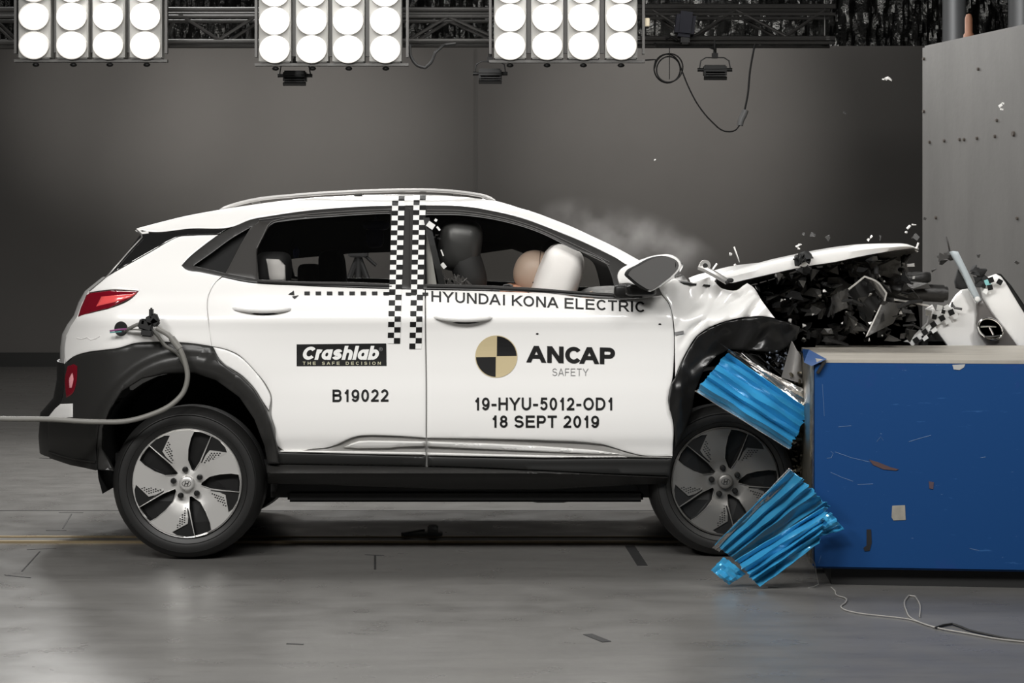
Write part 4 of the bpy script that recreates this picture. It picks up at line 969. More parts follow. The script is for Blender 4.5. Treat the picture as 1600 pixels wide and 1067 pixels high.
# headlining: follows the roof; far-side skirt made up to darken the upper windows
bm = bmesh.new(); R = []
for x, y in [(260, 372), (330, 352), (420, 336), (520, 327), (640, 323), (740, 328), (800, 340), (850, 358), (900, 380)]:
    e = P(x, y, .40); far = P(x, y, .4); zc = e.z
    R.append([bm.verts.new(p) for p in (Vector((e.x, .36, zc-.02)), Vector((e.x, .6, zc+.02)), Vector((e.x, 1.2, zc+.02)), Vector((e.x, 1.46, zc-.01)), Vector((e.x, 1.56, zc-.13 if x < 760 else zc-.10)), Vector((e.x, 1.60, zc-.20 if x < 760 else zc-.14)))])
for a, b_ in zip(R, R[1:]):
    for j in range(5): bm.faces.new((a[j], a[j+1], b_[j+1], b_[j]))
bmobj('headliner', bm, mat('headliner', (.028, .027, .026), .8), car)
def seat(Y, hx, hy, cxp, parent=car, m=seatfab):
    c = P(cxp, 600, Y); bm = bmesh.new(); blob(bm, (c.x+.25, Y, .58), (.52, .50, .18), .5); blob(bm, (c.x+.02, Y, .86), (.18, .50, .62), .5, Euler((0, -.22, 0))); s_ = bmobj('seat', bm, m, parent)
    bm = bmesh.new(); h_ = P(hx, hy, Y); blob(bm, h_, (.13, .27, .22), .55, Euler((0, -.1, 0))); tube(bm, [h_+Vector((0, -.06, -.2)), h_+Vector((0, -.06, 0))], .008, 8); tube(bm, [h_+Vector((0, .06, -.2)), h_+Vector((0, .06, 0))], .008, 8); bmobj('headrest', bm, m, s_); return s_
# driver's seat: big glossy black headrest and bolster
c = P(700, 600, .5); bm = bmesh.new(); blob(bm, (c.x+.25, .5, .58), (.52, .50, .18), .5); blob(bm, (c.x+.05, .5, .88), (.18, .50, .62), .5, Euler((0, .12, 0)))
ds = bmobj('seat', bm, seatfab, car)
bm = bmesh.new(); blob(bm, P(719, 383, .48), (.20, .27, .25), .62, Euler((0, .16, 0))); bmobj('headrest', bm, seatlea, ds)
bm = bmesh.new(); blob(bm, P(731, 418, .50), (.15, .30, .27), .7, Euler((0, -.30, 0))); bmobj('seat_bolster', bm, seatfab, ds)
bm = bmesh.new()
bsx = [P(666, 340, .24), P(675, 380, .22), P(685, 420, .2), P(692, 452, .19)]
for a, b_ in zip(bsx, bsx[1:]):
    w_ = Vector((.014, 0, 0)); bm.faces.new([bm.verts.new(p) for p in (a-w_, a+w_, b_+w_, b_-w_)])
bmesh.ops.solidify(bm, geom=bm.faces[:], thickness=.002); bmobj('seat_belt', bm, clad_dark, car, smooth=False)
bm = bmesh.new()
for (x, y, a, s1, s2) in ((673, 352, .6, .034, .026), (681, 344, .6, .012, .012), (685, 357, .9, .022, .009), (693, 415, .9, .026, .018), (688, 426, 1.1, .03, .006), (691, 395, 1.2, .03, .006)):
    box(bm, P(x, y, .215), (s1, .004, s2), Euler((0, a, 0)))
bmobj('pillar_target_sticker', bm, white_v, car, smooth=False)
bm = bmesh.new()
for i in range(14):
    x = 690+random.random()*45; tube(bm, curve_pts([P(x, 446, .26), P(x+random.uniform(-6, 12), 436+random.uniform(-8, 4), .25), P(x+random.uniform(0, 20), 448, .27)], 5), .004, 5)
bmobj('belt_tangle', bm, mat('tangle_grey', (.15, .145, .14), .4, .4), car)
seat(1.33, 520, 424, 500)
# rear seats
for (Yh, px, py, wx, hz_, m_) in ((.48, 428, 420, 52, 54, seatfab), (1.3, 484, 430, 34, 36, mat('rear_fabric_grey', (.06, .058, .055), .7))):
    k = (D+Yh)/F; bm = bmesh.new(); blob(bm, P(px, py, Yh), (wx*k, .30, hz_*k), .5); blob(bm, (P(px, 0, Yh).x-.03, Yh, .85), (.18, .55, .62), .5, Euler((0, -.25, 0))); blob(bm, (P(px, 0, Yh).x+.28, Yh, .56), (.5, .55, .16), .5)
    rs = bmobj('rear_seat', bm, m_, car)
    if px == 428:
        panel('light_headrest_cover', [(415.5, 404), (436, 405), (445.5, 415), (446, 438), (421, 438)], mat('light_cover', (.62, .60, .57), .6), rs, Sf=lambda x, y: .29, bev=1, thick=.03, mirror=False, smooth=False)
bm = bmesh.new(); blob(bm, P(588, 352, .9), (.13, .12, .05), .7); blob(bm, P(586, 371, .9), (.085, .1, .10), .6); tube(bm, [P(590, 330, .9), P(588, 356, .9)], .012, 8)
bmobj('onboard_camera', bm, mat('navy_plastic', (.02, .024, .075), .4), car)
bm = bmesh.new(); blob(bm, P(463, 395, .9), (.03, .05, .05), .7); bmobj('onboard_sensor', bm, mat('blue_sensor', (.10, .13, .35), .4), car)
# steering wheel and airbag
bm = bmesh.new(); c = P(915, 515, .5); ring = [c+Vector((.18*math.sin(a)*.45, .185*math.cos(a), .18*math.sin(a)*.9)) for a in np.linspace(0, 6.2832, 41)]; tube(bm, ring, .016, 10, cap=False)
tube(bm, [c, c+Vector((.28, 0, -.14))], .03, 10); blob(bm, c, (.08, .16, .12), .7); bmobj('steering_wheel', bm, clad_dark, car)
bm = bmesh.new(); blob(bm, P(868, 442, .47), (.205, .52, .36), .62, Euler((0, .36, 0)), seg=48, rings=28)
for v in bm.verts: v.co += Vector((.006*noise.noise(v.co*14), 0, .006*noise.noise(v.co*11+Vector((3, 0, 0)))))
ab = bmobj('airbag', bm, mat('airbag_white', (.92, .89, .87), .7, bump=(40, .2, .004)), car)
bm = bmesh.new(); blob(bm, P(862, 420, .95), (.16, .5, .30), .7, Euler((0, .3, 0)), seg=32, rings=20); bmobj('centre_airbag', bm, mat('airbag_grey', (.30, .28, .26), .8), car)
# far-side pillar and vents seen through the glass
# --- engine bay
crushed = mat('crushed_metal', (.06, .058, .055), .42, .4, bump=(40, .8, .01))
greyp = mat('crushed_grey', (.075, .073, .07), .4, .3, bump=(30, .6, .01))
def shard(bm, c, s, mi=0):
    pts = []
    for _ in range(random.randint(6, 10)): pts.append(Vector((random.uniform(-1, 1)*s[0], random.uniform(-1, 1)*s[1], random.uniform(-1, 1)*s[2]))+Vector(c))
    vs_ = [bm.verts.new(p) for p in pts]
    r = bmesh.ops.convex_hull(bm, input=vs_)
    for f in set(g_ for g_ in r['geom'] if isinstance(g_, bmesh.types.BMFace)): f.material_index = mi
    for v in vs_:
        if v.is_valid and not v.link_faces: bm.verts.remove(v)
bay = [(1180, 442), (1245, 424), (1306, 413), (1370, 402), (1425, 398), (1430, 430), (1425, 480), (1432, 520), (1400, 533), (1250, 533), (1215, 500), (1190, 462)]
def rnd_in(poly):
    A = np.array(poly); 
    while True:
        q = np.array([[random.uniform(A[:, 0].min(), A[:, 0].max()), random.uniform(A[:, 1].min(), A[:, 1].max())]])
        if in_poly(poly, q)[0]: return q[0]
# back wall of the bay so nothing shows through
bm = bmesh.new()
hb = [bm.verts.new(P(x, y, .95)) for x, y in [(1120, 452), (1180, 445), (1245, 425), (1306, 414), (1370, 408), (1400, 420), (1415, 450), (1435, 480), (1438, 515), (1425, 545), (1400, 620), (1150, 620), (1110, 520)]]
bm.faces.new(hb); bmesh.ops.solidify(bm, geom=bm.faces[:], thickness=.10); bmobj('bay_bulkhead', bm, clad_dark, car, smooth=False)
for nm, m_, n_, sz, yr in (('crushed_bracket', crushed, 90, (.045, .05, .035), (.25, .8)), ('crushed_casing', greyp, 34, (.06, .05, .04), (.35, .85)), ('broken_plastic', black_gloss, 70, (.035, .04, .03), (.12, .6))):
    bm = bmesh.new()
    for _ in range(n_):
        x, y = rnd_in(bay); f_ = random.uniform(.5, 1.3); shard(bm, P(x, y, random.uniform(*yr)), [a*f_*random.uniform(.5, 1.3) for a in sz])
    bmobj(nm, bm, m_, car, smooth=False)['kind'] = 'stuff'
bm = bmesh.new()
for _ in range(26):
    x, y = rnd_in(bay); Yq = random.uniform(.15, .5); a = random.uniform(0, 6.28); L_ = random.uniform(15, 45)
    tube(bm, curve_pts([P(x, y, Yq), P(x+L_*.5*math.cos(a), y+L_*.4*math.sin(a)-random.uniform(0, 10), Yq-.03), P(x+L_*math.cos(a), min(530, y+L_*.5*math.sin(a)), Yq)], 5), random.uniform(.003, .011), 6)
bmobj('hose_tangle', bm, blackcab, car)['kind'] = 'stuff'
bm = bmesh.new()
for _ in range(34):
    x, y = rnd_in(bay); shard(bm, P(x, y, random.uniform(.1, .3)), [.007*random.uniform(.5, 1.6)]*3)
bmobj('bright_fragment', bm, hing, car, smooth=False)['kind'] = 'stuff'
# bumper beam
bm = bmesh.new(); tube(bm, [P(1345, 452, .55), P(1400, 456, .55), P(1474, 458, .55)], .040, 16); tube(bm, [P(1474, 458, .55), P(1480, 458, .55)], .032, 16); blob(bm, P(1420, 436, .6), (.20, .15, .05), .5, Euler((0, -.1, 0)))
for v in bm.verts: v.co += Vector((0, 0, .010*noise.noise(v.co*25)))
bmobj('bumper_beam', bm, mat('beam_black', (.022, .021, .02), .45, .3, bump=(60, .5, .004)), car)
# curved lamp lens and bent bright frame
lens = mat('lens_plastic', (.16, .155, .15), .12, .4, .5)
def sheet(name, pts, m, thick=.004, parent=car, bend=.03, nu=10, nv=6, jag=.0):
    """bilinear sheet from 4 px corners (px,py,Y) with a bend across"""
    a, b_, c_, d_ = [Vector(p) for p in pts]; bm = bmesh.new(); R = []
    for i in range(nu+1):
        u = i/nu; r = []
        for j in range(nv+1):
            v = j/nv; q = a.lerp(b_, u).lerp(d_.lerp(c_, u), v)
            r.append(bm.verts.new(P(q.x+jag*noise.noise(Vector((u*9, v*9, q.x)))*6, q.y+jag*noise.noise(Vector((u*9, v*9, q.y)))*6, q.z-bend*math.sin(math.pi*u)+jag*.02*noise.noise(Vector((u*7, v*7, 1))))))
        R.append(r)
    for p, q in zip(R, R[1:]):
        for j in range(nv): bm.faces.new((p[j], p[j+1], q[j+1], q[j]))
    bmesh.ops.recalc_face_normals(bm, faces=bm.faces); bmesh.ops.solidify(bm, geom=bm.faces[:], thickness=thick); return bmobj(name, bm, m, parent, ang=50)
sheet('headlamp_lens', [(1351, 432, .2), (1373, 443, .16), (1385, 462, .2), (1378, 468, .22)], lens, bend=.03)
sheet('headlamp_reflector', [(1325, 456, .3), (1350, 430, .28), (1376, 468, .3), (1356, 512, .34)], void, bend=.06, jag=.6)
sheet('inner_panel', [(1380, 471, .3), (1410, 474, .34), (1396, 505, .34), (1352, 527, .3)], greyp, bend=.02)
sheet('inner_panel', [(1300, 462, .25), (1322, 452, .22), (1326, 480, .25), (1298, 492, .3)], greyp, bend=.03, jag=.5)
sheet('radiator_shroud', [(1322, 412, .5), (1420, 402, .5), (1415, 432, .55), (1330, 432, .55)], greyp, bend=.05, jag=.8)
bm = bmesh.new(); tube(bm, curve_pts([P(1326, 452, .14), P(1340, 441, .13), P(1351, 432, .12), (P(1370, 440, .12)), P(1385, 458, .13), P(1382, 470, .14)], 5), .0045, 6)
tube(bm, [P(1397, 468, .2), P(1425, 472, .2), P(1452, 478, .2)], .005, 6); tube(bm, [P(1380, 470, .2), P(1354, 525, .2)], .004, 6); bmobj('bent_rod', bm, hing, car)
bm = bmesh.new()
for _ in range(14): shard(bm, P(1254+random.uniform(-10, 12), 405+random.uniform(-13, 20), random.uniform(.02, .1)), [.022*random.uniform(.6, 1.2)]*3)
shard(bm, P(1243, 405, .05), (.02, .01, .006)); bmobj('torn_mount', bm, void, car, smooth=False)
# --- torn front arch, liner
fcl = [(1250, 510), (1230, 503), (1211, 498), (1193, 495), (1169, 496), (1135, 502.7), (1108, 513), (1090, 525), (1075, 547), (1064, 569), (1056, 589), (1049, 600), (1045, 626), (1046, 640), (1053, 657), (1055, 700), (1062, 690), (1073, 665), (1082, 640), (1086, 612), (1100, 578), (1120, 556), (1140, 546), (1180, 548), (1215, 552), (1245, 530)]
panel('front_arch_cladding', fcl, mat('arch_black', (.009, .009, .009), .26, spec=.35), car, Sf=lambda x, y: S(x, y)+.35*(crumple(x, y)-S(x, y))-.02+.0-(.05*math.exp(-((x-1062)/16)**2-((y-610)/34)**2))+(.008*math.sin((x-1130)*.09)*(1 if x > 1100 else 0)), step=5, bev=2, smooth=False, thick=.02, mirror=True)
bm = bmesh.new()
v_ = [P(x, y, .42) for x, y in [(1060, 520), (1200, 500), (1275, 530), (1262, 700), (1262, 760), (1245, 860), (1190, 860), (1060, 780)]]
bm.faces.new([bm.verts.new(p) for p in v_]); bmesh.ops.solidify(bm, geom=bm.faces[:], thickness=.05); bmobj('crushed_wheel_housing', bm, void, car, smooth=False)
sheet('torn_liner', [(1136, 549, .05), (1170, 553, .02), (1215, 590, .0), (1205, 600, .02)], black_gloss, bend=.03)
sheet('torn_liner', [(1160, 550, .04), (1185, 557, .02), (1222, 588, .02), (1238, 590, .1)], black_gloss, bend=-.05, jag=.3)
sheet('liner_curl', [(1238, 533, .0), (1250, 556, -.05), (1256, 600, -.04), (1222, 590, .02)], mat('curl_grey', (.30, .29, .28), .3, .3), bend=.05, nu=12)
bm = bmesh.new()
for _ in range(70): shard(bm, P(1150+random.random()*80, 540+random.random()*35, random.uniform(.12, .3)), [.02*random.uniform(.3, 1.3)]*3)
bmobj('broken_plastic', bm, black_gloss, car, smooth=False)['kind'] = 'stuff'
bm = bmesh.new()
for _ in range(26): shard(bm, P(1195+random.random()*35, 548+random.random()*30, random.uniform(.05, .15)), [.009*random.uniform(.5, 1.4)]*3)
bmobj('glass_crumb', bm, mat('glass_crumb', (.16, .18, .22), .15, .3), car, smooth=False)['kind'] = 'stuff'
# ------------------------------------------------------------------ dummy
Yd = .45; hd = P(837, 426, Yd)
dm = empty('crash_test_dummy', (P(740, 0, Yd).x, Yd, .60), 'tan crash test dummy in the driver seat, head pitched into the white airbag', 'dummy'); O = dm.location.copy()
skin = mat('dummy_tan', (.40, .30, .235), .5); skin2 = mat('dummy_orange', (.62, .30, .19), .55)
J = {'pel': Vector((P(740, 0, Yd).x, Yd, .66)), 'sp': Vector((P(765, 0, Yd).x, Yd, .86)), 'ch': P(795, 478, Yd), 'nk': P(812, 452, Yd),
     'sl': P(803, 462, Yd-.17), 'sr': P(803, 462, Yd+.17), 'el': P(850, 510, Yd-.22), 'er': P(850, 510, Yd+.22), 'hl': P(915, 470, Yd-.15), 'hr': P(915, 470, Yd+.15),
     'kl': Vector((P(900, 0, Yd).x, Yd-.12, .76)), 'kr': Vector((P(900, 0, Yd).x, Yd+.12, .76)), 'fl': Vector((P(985, 0, Yd).x, Yd-.12, .50)), 'fr': Vector((P(985, 0, Yd).x, Yd+.12, .50)), 'tl': Vector((P(1010, 0, Yd).x, Yd-.12, .50)), 'tr': Vector((P(1010, 0, Yd).x, Yd+.12, .50))}
rad = dict(pel=.15, sp=.13, ch=.13, nk=.055, sl=.06, sr=.06, el=.042, er=.042, hl=.03, hr=.03, kl=.06, kr=.06, fl=.045, fr=.045, tl=.035, tr=.035)
names = list(J); E = [('pel', 'sp'), ('sp', 'ch'), ('ch', 'nk'), ('ch', 'sl'), ('ch', 'sr'), ('sl', 'el'), ('sr', 'er'), ('el', 'hl'), ('er', 'hr'), ('pel', 'kl'), ('pel', 'kr'), ('kl', 'fl'), ('kr', 'fr'), ('fl', 'tl'), ('fr', 'tr')]
me = bpy.data.meshes.new('body'); me.from_pydata([J[n_]-O for n_ in names], [(names.index(a), names.index(b_)) for a, b_ in E], [])
bo = link('body', me, skin2, dm); sk = bo.modifiers.new('skin', 'SKIN'); bo.modifiers.new('sub', 'SUBSURF').levels = 2; bo.modifiers['sub'].render_levels = 2
for i, n_ in enumerate(names): me.skin_vertices[0].data[i].radius = (rad[n_], rad[n_])
me.skin_vertices[0].data[0].use_root = True; sk.use_smooth_shade = True
# fingers around the wheel
for s_, hn in ((-1, 'hl'), (1, 'hr')):
    bm = bmesh.new(); b0 = J[hn]-O
    for q in range(4): tube(bm, [b0+Vector((0, .0, .018*q-.03)), b0+Vector((.05, 0, .018*q-.03)), b0+Vector((.065, -s_*.02, .018*q-.032)), b0+Vector((.05, -s_*.035, .018*q-.034))], .009, 8)
    tube(bm, [b0+Vector((-.01, 0, .02)), b0+Vector((.03, -s_*.03, .035))], .010, 8); bmobj('hand', bm, skin, dm)
bm = bmesh.new(); blob(bm, hd-O, (.205, .165, .205), .92, Euler((0, .35, 0)), seg=40, rings=26)
blob(bm, hd-O+Vector((.05, 0, -.045)), (.12, .13, .13), .9, Euler((0, .4, 0))); blob(bm, hd-O+Vector((.115, 0, -.03)), (.03, .03, .05), 1.0)
for s_ in (-1, 1): blob(bm, hd-O+Vector((.02, s_*.078, -.035)), (.035, .02, .055), 1.0)
hdo = bmobj('head', bm, skin, dm)
bm = bmesh.new(); rg = [hd-O+Vector((.012+.035*math.cos(a)*.3, .0845*math.sin(a), .1045*math.cos(a))) for a in np.linspace(0, 6.28, 41)]; tube(bm, rg, .0016, 5, cap=False); bmobj('skull_seam', bm, mat('seam_brown', (.08, .05, .04), .6), hdo)
bm = bmesh.new(); box(bm, P(848, 434, Yd-.10)-O, (.034, .004, .020), Euler((0, -.4, 0))); bmobj('target_sticker', bm, white_v, hdo, smooth=False)
bm = bmesh.new(); box(bm, P(836, 442, Yd-.10)-O, (.020, .004, .016), Euler((0, -.4, 0))); bmobj('target_sticker', bm, ink, hdo, smooth=False)
bm = bmesh.new(); tube(bm, [P(784, 452, .2)-O, P(788, 446, .2)-O, P(795, 445, .2)-O, P(801, 448, .2)-O], .007, 8); bmobj('cable_clip', bm, darkmetal, dm)
# ------------------------------------------------------------------ tow hose
th = empty('umbilical_hose', P(0, 655, -.12), 'grey hose from the left edge, looping past the rear wheel to the filler opening', 'hose'); O = th.location.copy()
bm = bmesh.new(); pts = [P(-60, 650, -.12), P(0, 654, -.12), P(75, 655, -.12), P(150, 659, -.10), P(200, 657.5, -.10), P(235, 648, -.09), P(268, 632, -.08), P(287, 612, -.07), P(293, 590, -.07), P(289, 565, -.07), P(279, 542, -.07), P(264, 524, -.06), P(245, 512, -.05)]
tube(bm, [q-O for q in curve_pts(pts, 8)], .0115, 10); bmobj('hose', bm, rubber_cable, th)
bm = bmesh.new(); pts = [P(291, 575, -.065), P(277, 552, -.05), P(258, 540, -.04), P(246, 524, -.04), P(236, 514, -.04)]
tube(bm, [q-O for q in curve_pts(pts, 8)], .008, 8); bmobj('hose', bm, mat('dark_hose', (.07, .068, .06), .5), th)
bm = bmesh.new(); pts = [P(236, 504, -.04), P(218, 506, -.03), P(204, 512, .0), P(196, 517, .05)]
tube(bm, [q-O for q in curve_pts(pts, 6)], .008, 8); tube(bm, [q-O for q in curve_pts([P(232, 516, -.02), P(215, 515, -.02), P(196, 515, .05)], 6)], .004, 6); bmobj('inlet_hose', bm, rubber_cable, th)
bm = bmesh.new(); tube(bm, [P(172, 517, .02)-O, P(185, 515, 0)-O, P(198, 514, .02)-O], .004, 6); bmobj('purple_wire', bm, mat('purple_wire', (.25, .07, .2), .5), th)
bm = bmesh.new(); tube(bm, [P(172, 519.5, .02)-O, P(190, 518, .0)-O], .003, 6); bmobj('teal_wire', bm, mat('teal_wire', (.1, .3, .3), .5), th)
bm = bmesh.new()
for (x, y, sx, sz, a) in ((228, 508, 22, 16, .3), (238, 500, 20, 16, -.4), (236.5, 490, 6, 18, 0), (242, 503, 14, 12, .7), (230, 520, 18, 12, .1), (224, 503, 8, 10, .2)):
    k = .00285; box(bm, P(x, y, -.05)-O, (sx*k, .035, sz*k), Euler((0, a, 0)), bev=.006)
tube(bm, [P(236, 495, -.05)-O, P(237, 485, -.05)-O], .007, 8); bmobj('clamp', bm, void, th)
bm = bmesh.new(); rtube(bm, [q-O for q in curve_pts([P(281, 545, -.07), P(274, 536, -.067), P(268, 528, -.065)], 6)], lambda t: .015); bmobj('hose_joint', bm, rubber_cable, th)
# ------------------------------------------------------------------ blue steel barrier
bx = empty('steel_barrier', (1.2185, -.7, 0), 'long blue steel barrier block with beige top at the lower right', 'barrier'); O = bx.location.copy()
blue = mat('blue_paint', (.005, .047, .165), .5, 0, 0, .25, bump=(6, .08, .006))
nt = blue.node_tree; b = nt.nodes['Principled BSDF']; tc = nt.nodes['Texture Coordinate']
def scratches(scale, stretch, rot, thr, col, prev):
    mp = nt.nodes.new('ShaderNodeMapping'); mp.inputs['Rotation'].default_value = (0, rot, 0); mp.inputs['Scale'].default_value = stretch
    n = nt.nodes.new('ShaderNodeTexNoise'); n.inputs['Scale'].default_value = scale; n.inputs['Detail'].default_value = 6; n.inputs['Roughness'].default_value = .7
    r = nt.nodes.new('ShaderNodeMapRange'); r.inputs['From Min'].default_value = thr; r.inputs['From Max'].default_value = thr+.03
    mx = nt.nodes.new('ShaderNodeMix'); mx.data_type = 'RGBA'; mx.inputs[7].default_value = (*col, 1)
    nt.links.new(tc.outputs['Object'], mp.inputs[0]); nt.links.new(mp.outputs[0], n.inputs['Vector']); nt.links.new(n.outputs['Fac'], r.inputs['Value']); nt.links.new(r.outputs[0], mx.inputs[0])
    if prev is None: mx.inputs[6].default_value = (.005, .047, .165, 1)
    else: nt.links.new(prev, mx.inputs[6])
    return mx.outputs[2]
s1 = scratches(5, (1.2, 1, 9), .25, .655, (.02, .085, .24), None); s2 = scratches(14, (1.5, 1, 4), -.4, .69, (.10, .17, .30), s1); s3 = scratches(3, (1, 1, 1), 0, .62, (.008, .045, .17), s2)
nt.links.new(s3, b.inputs['Base Color'])
def prism(bm, fp, z0, z1, mi=0):
    lo = [bm.verts.new((x-O.x, y-O.y, z0)) for x, y in fp]; hi = [bm.verts.new((x-O.x, y-O.y, z1)) for x, y in fp]; n = len(fp); fs = []
    for i in range(n): fs.append(bm.faces.new((lo[i], lo[(i+1) % n], hi[(i+1) % n], hi[i])))
    fs += [bm.faces.new(hi), bm.faces.new(lo[::-1])]
    for f in fs: f.material_index = mi
FPb = [(1.2185, -.70), (2.98, -.90), (2.98, .60), (1.335, .60)]
bm = bmesh.new(); prism(bm, FPb, .072, .905); bmesh.ops.recalc_face_normals(bm, faces=bm.faces); bmesh.ops.bevel(bm, geom=bm.edges[:], offset=.008, segments=2, affect='EDGES'); bmobj('barrier_body', bm, blue, bx)
bm = bmesh.new(); prism(bm, [(1.30, -.655), (2.95, -.85), (2.95, .55), (1.38, .55)], 0, .075); bmesh.ops.recalc_face_normals(bm, faces=bm.faces); bmobj('base_plinth', bm, void, bx, smooth=False)
topm = mat('beige_top', (.42, .39, .34), .45, .2, var=(4, .25, (.5, 6, 1)), bump=(30, .2, .003))
bm = bmesh.new(); prism(bm, [(1.235, -.695), (2.98, -.895), (2.98, .62), (1.345, .62)], .905, .918); bmesh.ops.recalc_face_normals(bm, faces=bm.faces); bmobj('top_plate', bm, topm, bx, smooth=False)
bm = bmesh.new(); prism(bm, [(1.212, -.66), (1.222, -.70), (1.34, .60), (1.325, .62)], .09, .90); bmesh.ops.recalc_face_normals(bm, faces=bm.faces); bmobj('end_plate', bm, mat('end_metal', (.16, .145, .11), .3, .8, var=(26, .9, (1, 1, .4)), bump=(50, .8, .005)), bx, smooth=False)
def on_face(px, py, off=.002):
    A = Vector((1.2185, -.70, 0)); dd = Vector((2.98-1.2185, -.2, 0)); nn = Vector((dd.y, -dd.x, 0)).normalized()
    if nn.y > 0: nn = -nn
    o0 = Vector((0, -D, H)); dr_ = Vector(((px-800)/F, 1, -(py-HZ)/F)); t_ = (A-o0).dot(nn)/dr_.dot(nn); return o0+dr_*t_+nn*off-O
def face_patch(name, poly, m, label=None):
    bm = bmesh.new(); a = [bm.verts.new(on_face(x, y, .0030)) for x, y in poly]; b_ = [bm.verts.new(on_face(x, y, .0005)) for x, y in poly]; bm.faces.new(a); n = len(a)
    for i in range(n): bm.faces.new((a[i], a[(i+1) % n], b_[(i+1) % n], b_[i]))
    bmesh.ops.recalc_face_normals(bm, faces=bm.faces); return bmobj(name, bm, m, bx, smooth=False)
face_patch('paper_patch', [(1394, 790), (1414, 789), (1415, 812), (1396, 813), (1393, 808)], mat('patch_cream', (.26, .245, .21), .7, var=(30, .15, (1, 1, 1))))
face_patch('dark_mark', [(1354, 827), (1361, 827), (1362, 848), (1359, 860), (1351, 861), (1349, 856), (1354, 852)], mat('mark_dark', (.006, .006, .008), .6))
rst = mat('rust', (.075, .04, .04), .7)
face_patch('rust_mark', [(1358, 718), (1372, 722), (1392, 730), (1404, 733), (1400, 735), (1380, 733), (1364, 726)], rst)
face_patch('rust_mark', [(1451, 752), (1459, 753), (1458, 764), (1452, 763)], mat('rust_dim', (.07, .045, .06), .7))
scr = mat('scratch_pale', (.07, .14, .28), .5)
face_patch('scratch', [(1488, 570), (1508, 569), (1506, 574), (1499, 578), (1490, 577)], mat('scuff_grey', (.38, .38, .37), .6))
for L_ in ([(1305, 706), (1330, 715), (1360, 722)], [(1298, 705), (1302, 708), (1299, 715), (1292, 716)], [(1298, 738), (1316, 746), (1333, 752)], [(1340, 757), (1364, 756)], [(1420, 690), (1440, 684), (1455, 680)], [(1310, 667), (1330, 665)], [(1370, 690), (1376, 682), (1380, 688)], [(1285, 600), (1288, 650)], [(1532, 715), (1540, 714)], [(1515, 857), (1530, 860)], [(1283, 868), (1279, 880)]):
    bm = bmesh.new(); tube(bm, [on_face(x, y, .0005) for x, y in L_], .0011, 5); bmobj('scratch', bm, scr, bx)
# black corner bracket and blue flange at the left end of the top
bm = bmesh.new(); box(bm, P(1283, 574, -.715)-O, (.012, .02, .06), Euler((0, .55, 0)), bev=.003); bmobj('corner_bracket', bm, void, bx)
bm = bmesh.new(); bm.faces.new([bm.verts.new(P(*q)-O) for q in ((1254, 545, -.35), (1264, 546, -.3), (1292, 561, -.72), (1268, 572, -.72), (1256, 566, -.6))]); bmesh.ops.solidify(bm, geom=bm.faces[:], thickness=.006); bmobj('flange', bm, blue, bx, smooth=False)
# ------------------------------------------------------------------ crushed deformable face (light blue cladding)
db_ = empty('deformable_barrier_face', P(1240, 915, -.25), 'crumpled light blue metal honeycomb face burst out against the front wheel', 'barrier face'); O = db_.location.copy(); O.z = 0; db_.location = O
lblue = mat('light_blue_foil', (.045, .33, .60), .22, .15, .8, var=(6, .08, (1, 1, 1)))
foilm = mat('bare_foil', (.75, .73, .71), .2, .9, bump=(60, .6, .004))
def folds(name, A, B, C_, D_, Y0, Y1, n, amp, m, seed, jag=3, end_jag=6, hi=(), nu=22):
    """A->B: first edge, D_->C_: last edge (px); creases run along u"""
    rs = random.Random(seed); A, B, C_, D_ = [Vector(p) for p in (A, B, C_, D_)]
    vs_ = [0]
    for i in range(n): vs_.append(vs_[-1]+rs.uniform(.6, 1.5))
    vs_ = [v/vs_[-1] for v in vs_]; amp_ = [(amp if i % 2 else -amp)*rs.uniform(.5, 1.1) for i in range(n+1)]
    fine = []
    for i in range(n):
        for q in range(3): fine.append((vs_[i]+(vs_[i+1]-vs_[i])*q/3, amp_[i]+(amp_[i+1]-amp_[i])*q/3, i))
    fine.append((1, amp_[-1], n-1)); bm = bmesh.new(); G_ = []
    for j, (v, am, i) in enumerate(fine):
        row = []; e0 = rs.uniform(-end_jag, end_jag)*(j % 3 == 0); e1 = rs.uniform(-end_jag, end_jag)
        for k in range(nu+1):
            u = k/nu; vv = v+.035*noise.noise(Vector((u*3, v*7, seed)))*(1 if 0 < v < 1 else .3); q = A.lerp(B, u).lerp(D_.lerp(C_, u), vv)
            dirn = (B-A).normalized(); q = q+dirn*(e1 if k == nu else 0)*.5-dirn*(e0 if k == 0 else 0)*.3
            q = q+Vector((noise.noise(Vector((u*5, v*9, seed+4)))*jag*.4, noise.noise(Vector((u*5, v*9, seed+8)))*jag*.4))
            Yq = Y0+(Y1-Y0)*u+am*(.6+.6*abs(noise.noise(Vector((u*2, v*3, seed+2)))))+.02*noise.noise(Vector((u*4, v*4, seed)))
            Yq -= .03*math.sin(math.pi*v)*(1 if n > 4 else .3)
            row.append(bm.verts.new(P(q.x, q.y, Yq)-O))
        G_.append(row)
    for j, (a, b_) in enumerate(zip(G_, G_[1:])):
        for k in range(nu):
            f = bm.faces.new((a[k], b_[k], b_[k+1], a[k+1])); f.material_index = 1 if fine[j][2] in hi else 0
    bmesh.ops.recalc_face_normals(bm, faces=bm.faces)
    bmesh.ops.solidify(bm, geom=bm.faces[:], thickness=.003)
    return bmobj(name, bm, m, db_, ang=22)
folds('upper_cladding', (1137, 550), (1264, 640), (1233, 702), (1087, 612), -.12, -.22, 10, .034, [lblue, foilm], 3, hi=(9,))  # last fold switched to bright foil as a painted-in reflection
folds('foil_lining', (1140, 549), (1254, 607), (1266, 652), (1160, 560), -.06, -.14, 5, .015, [foilm, foilm], 5)
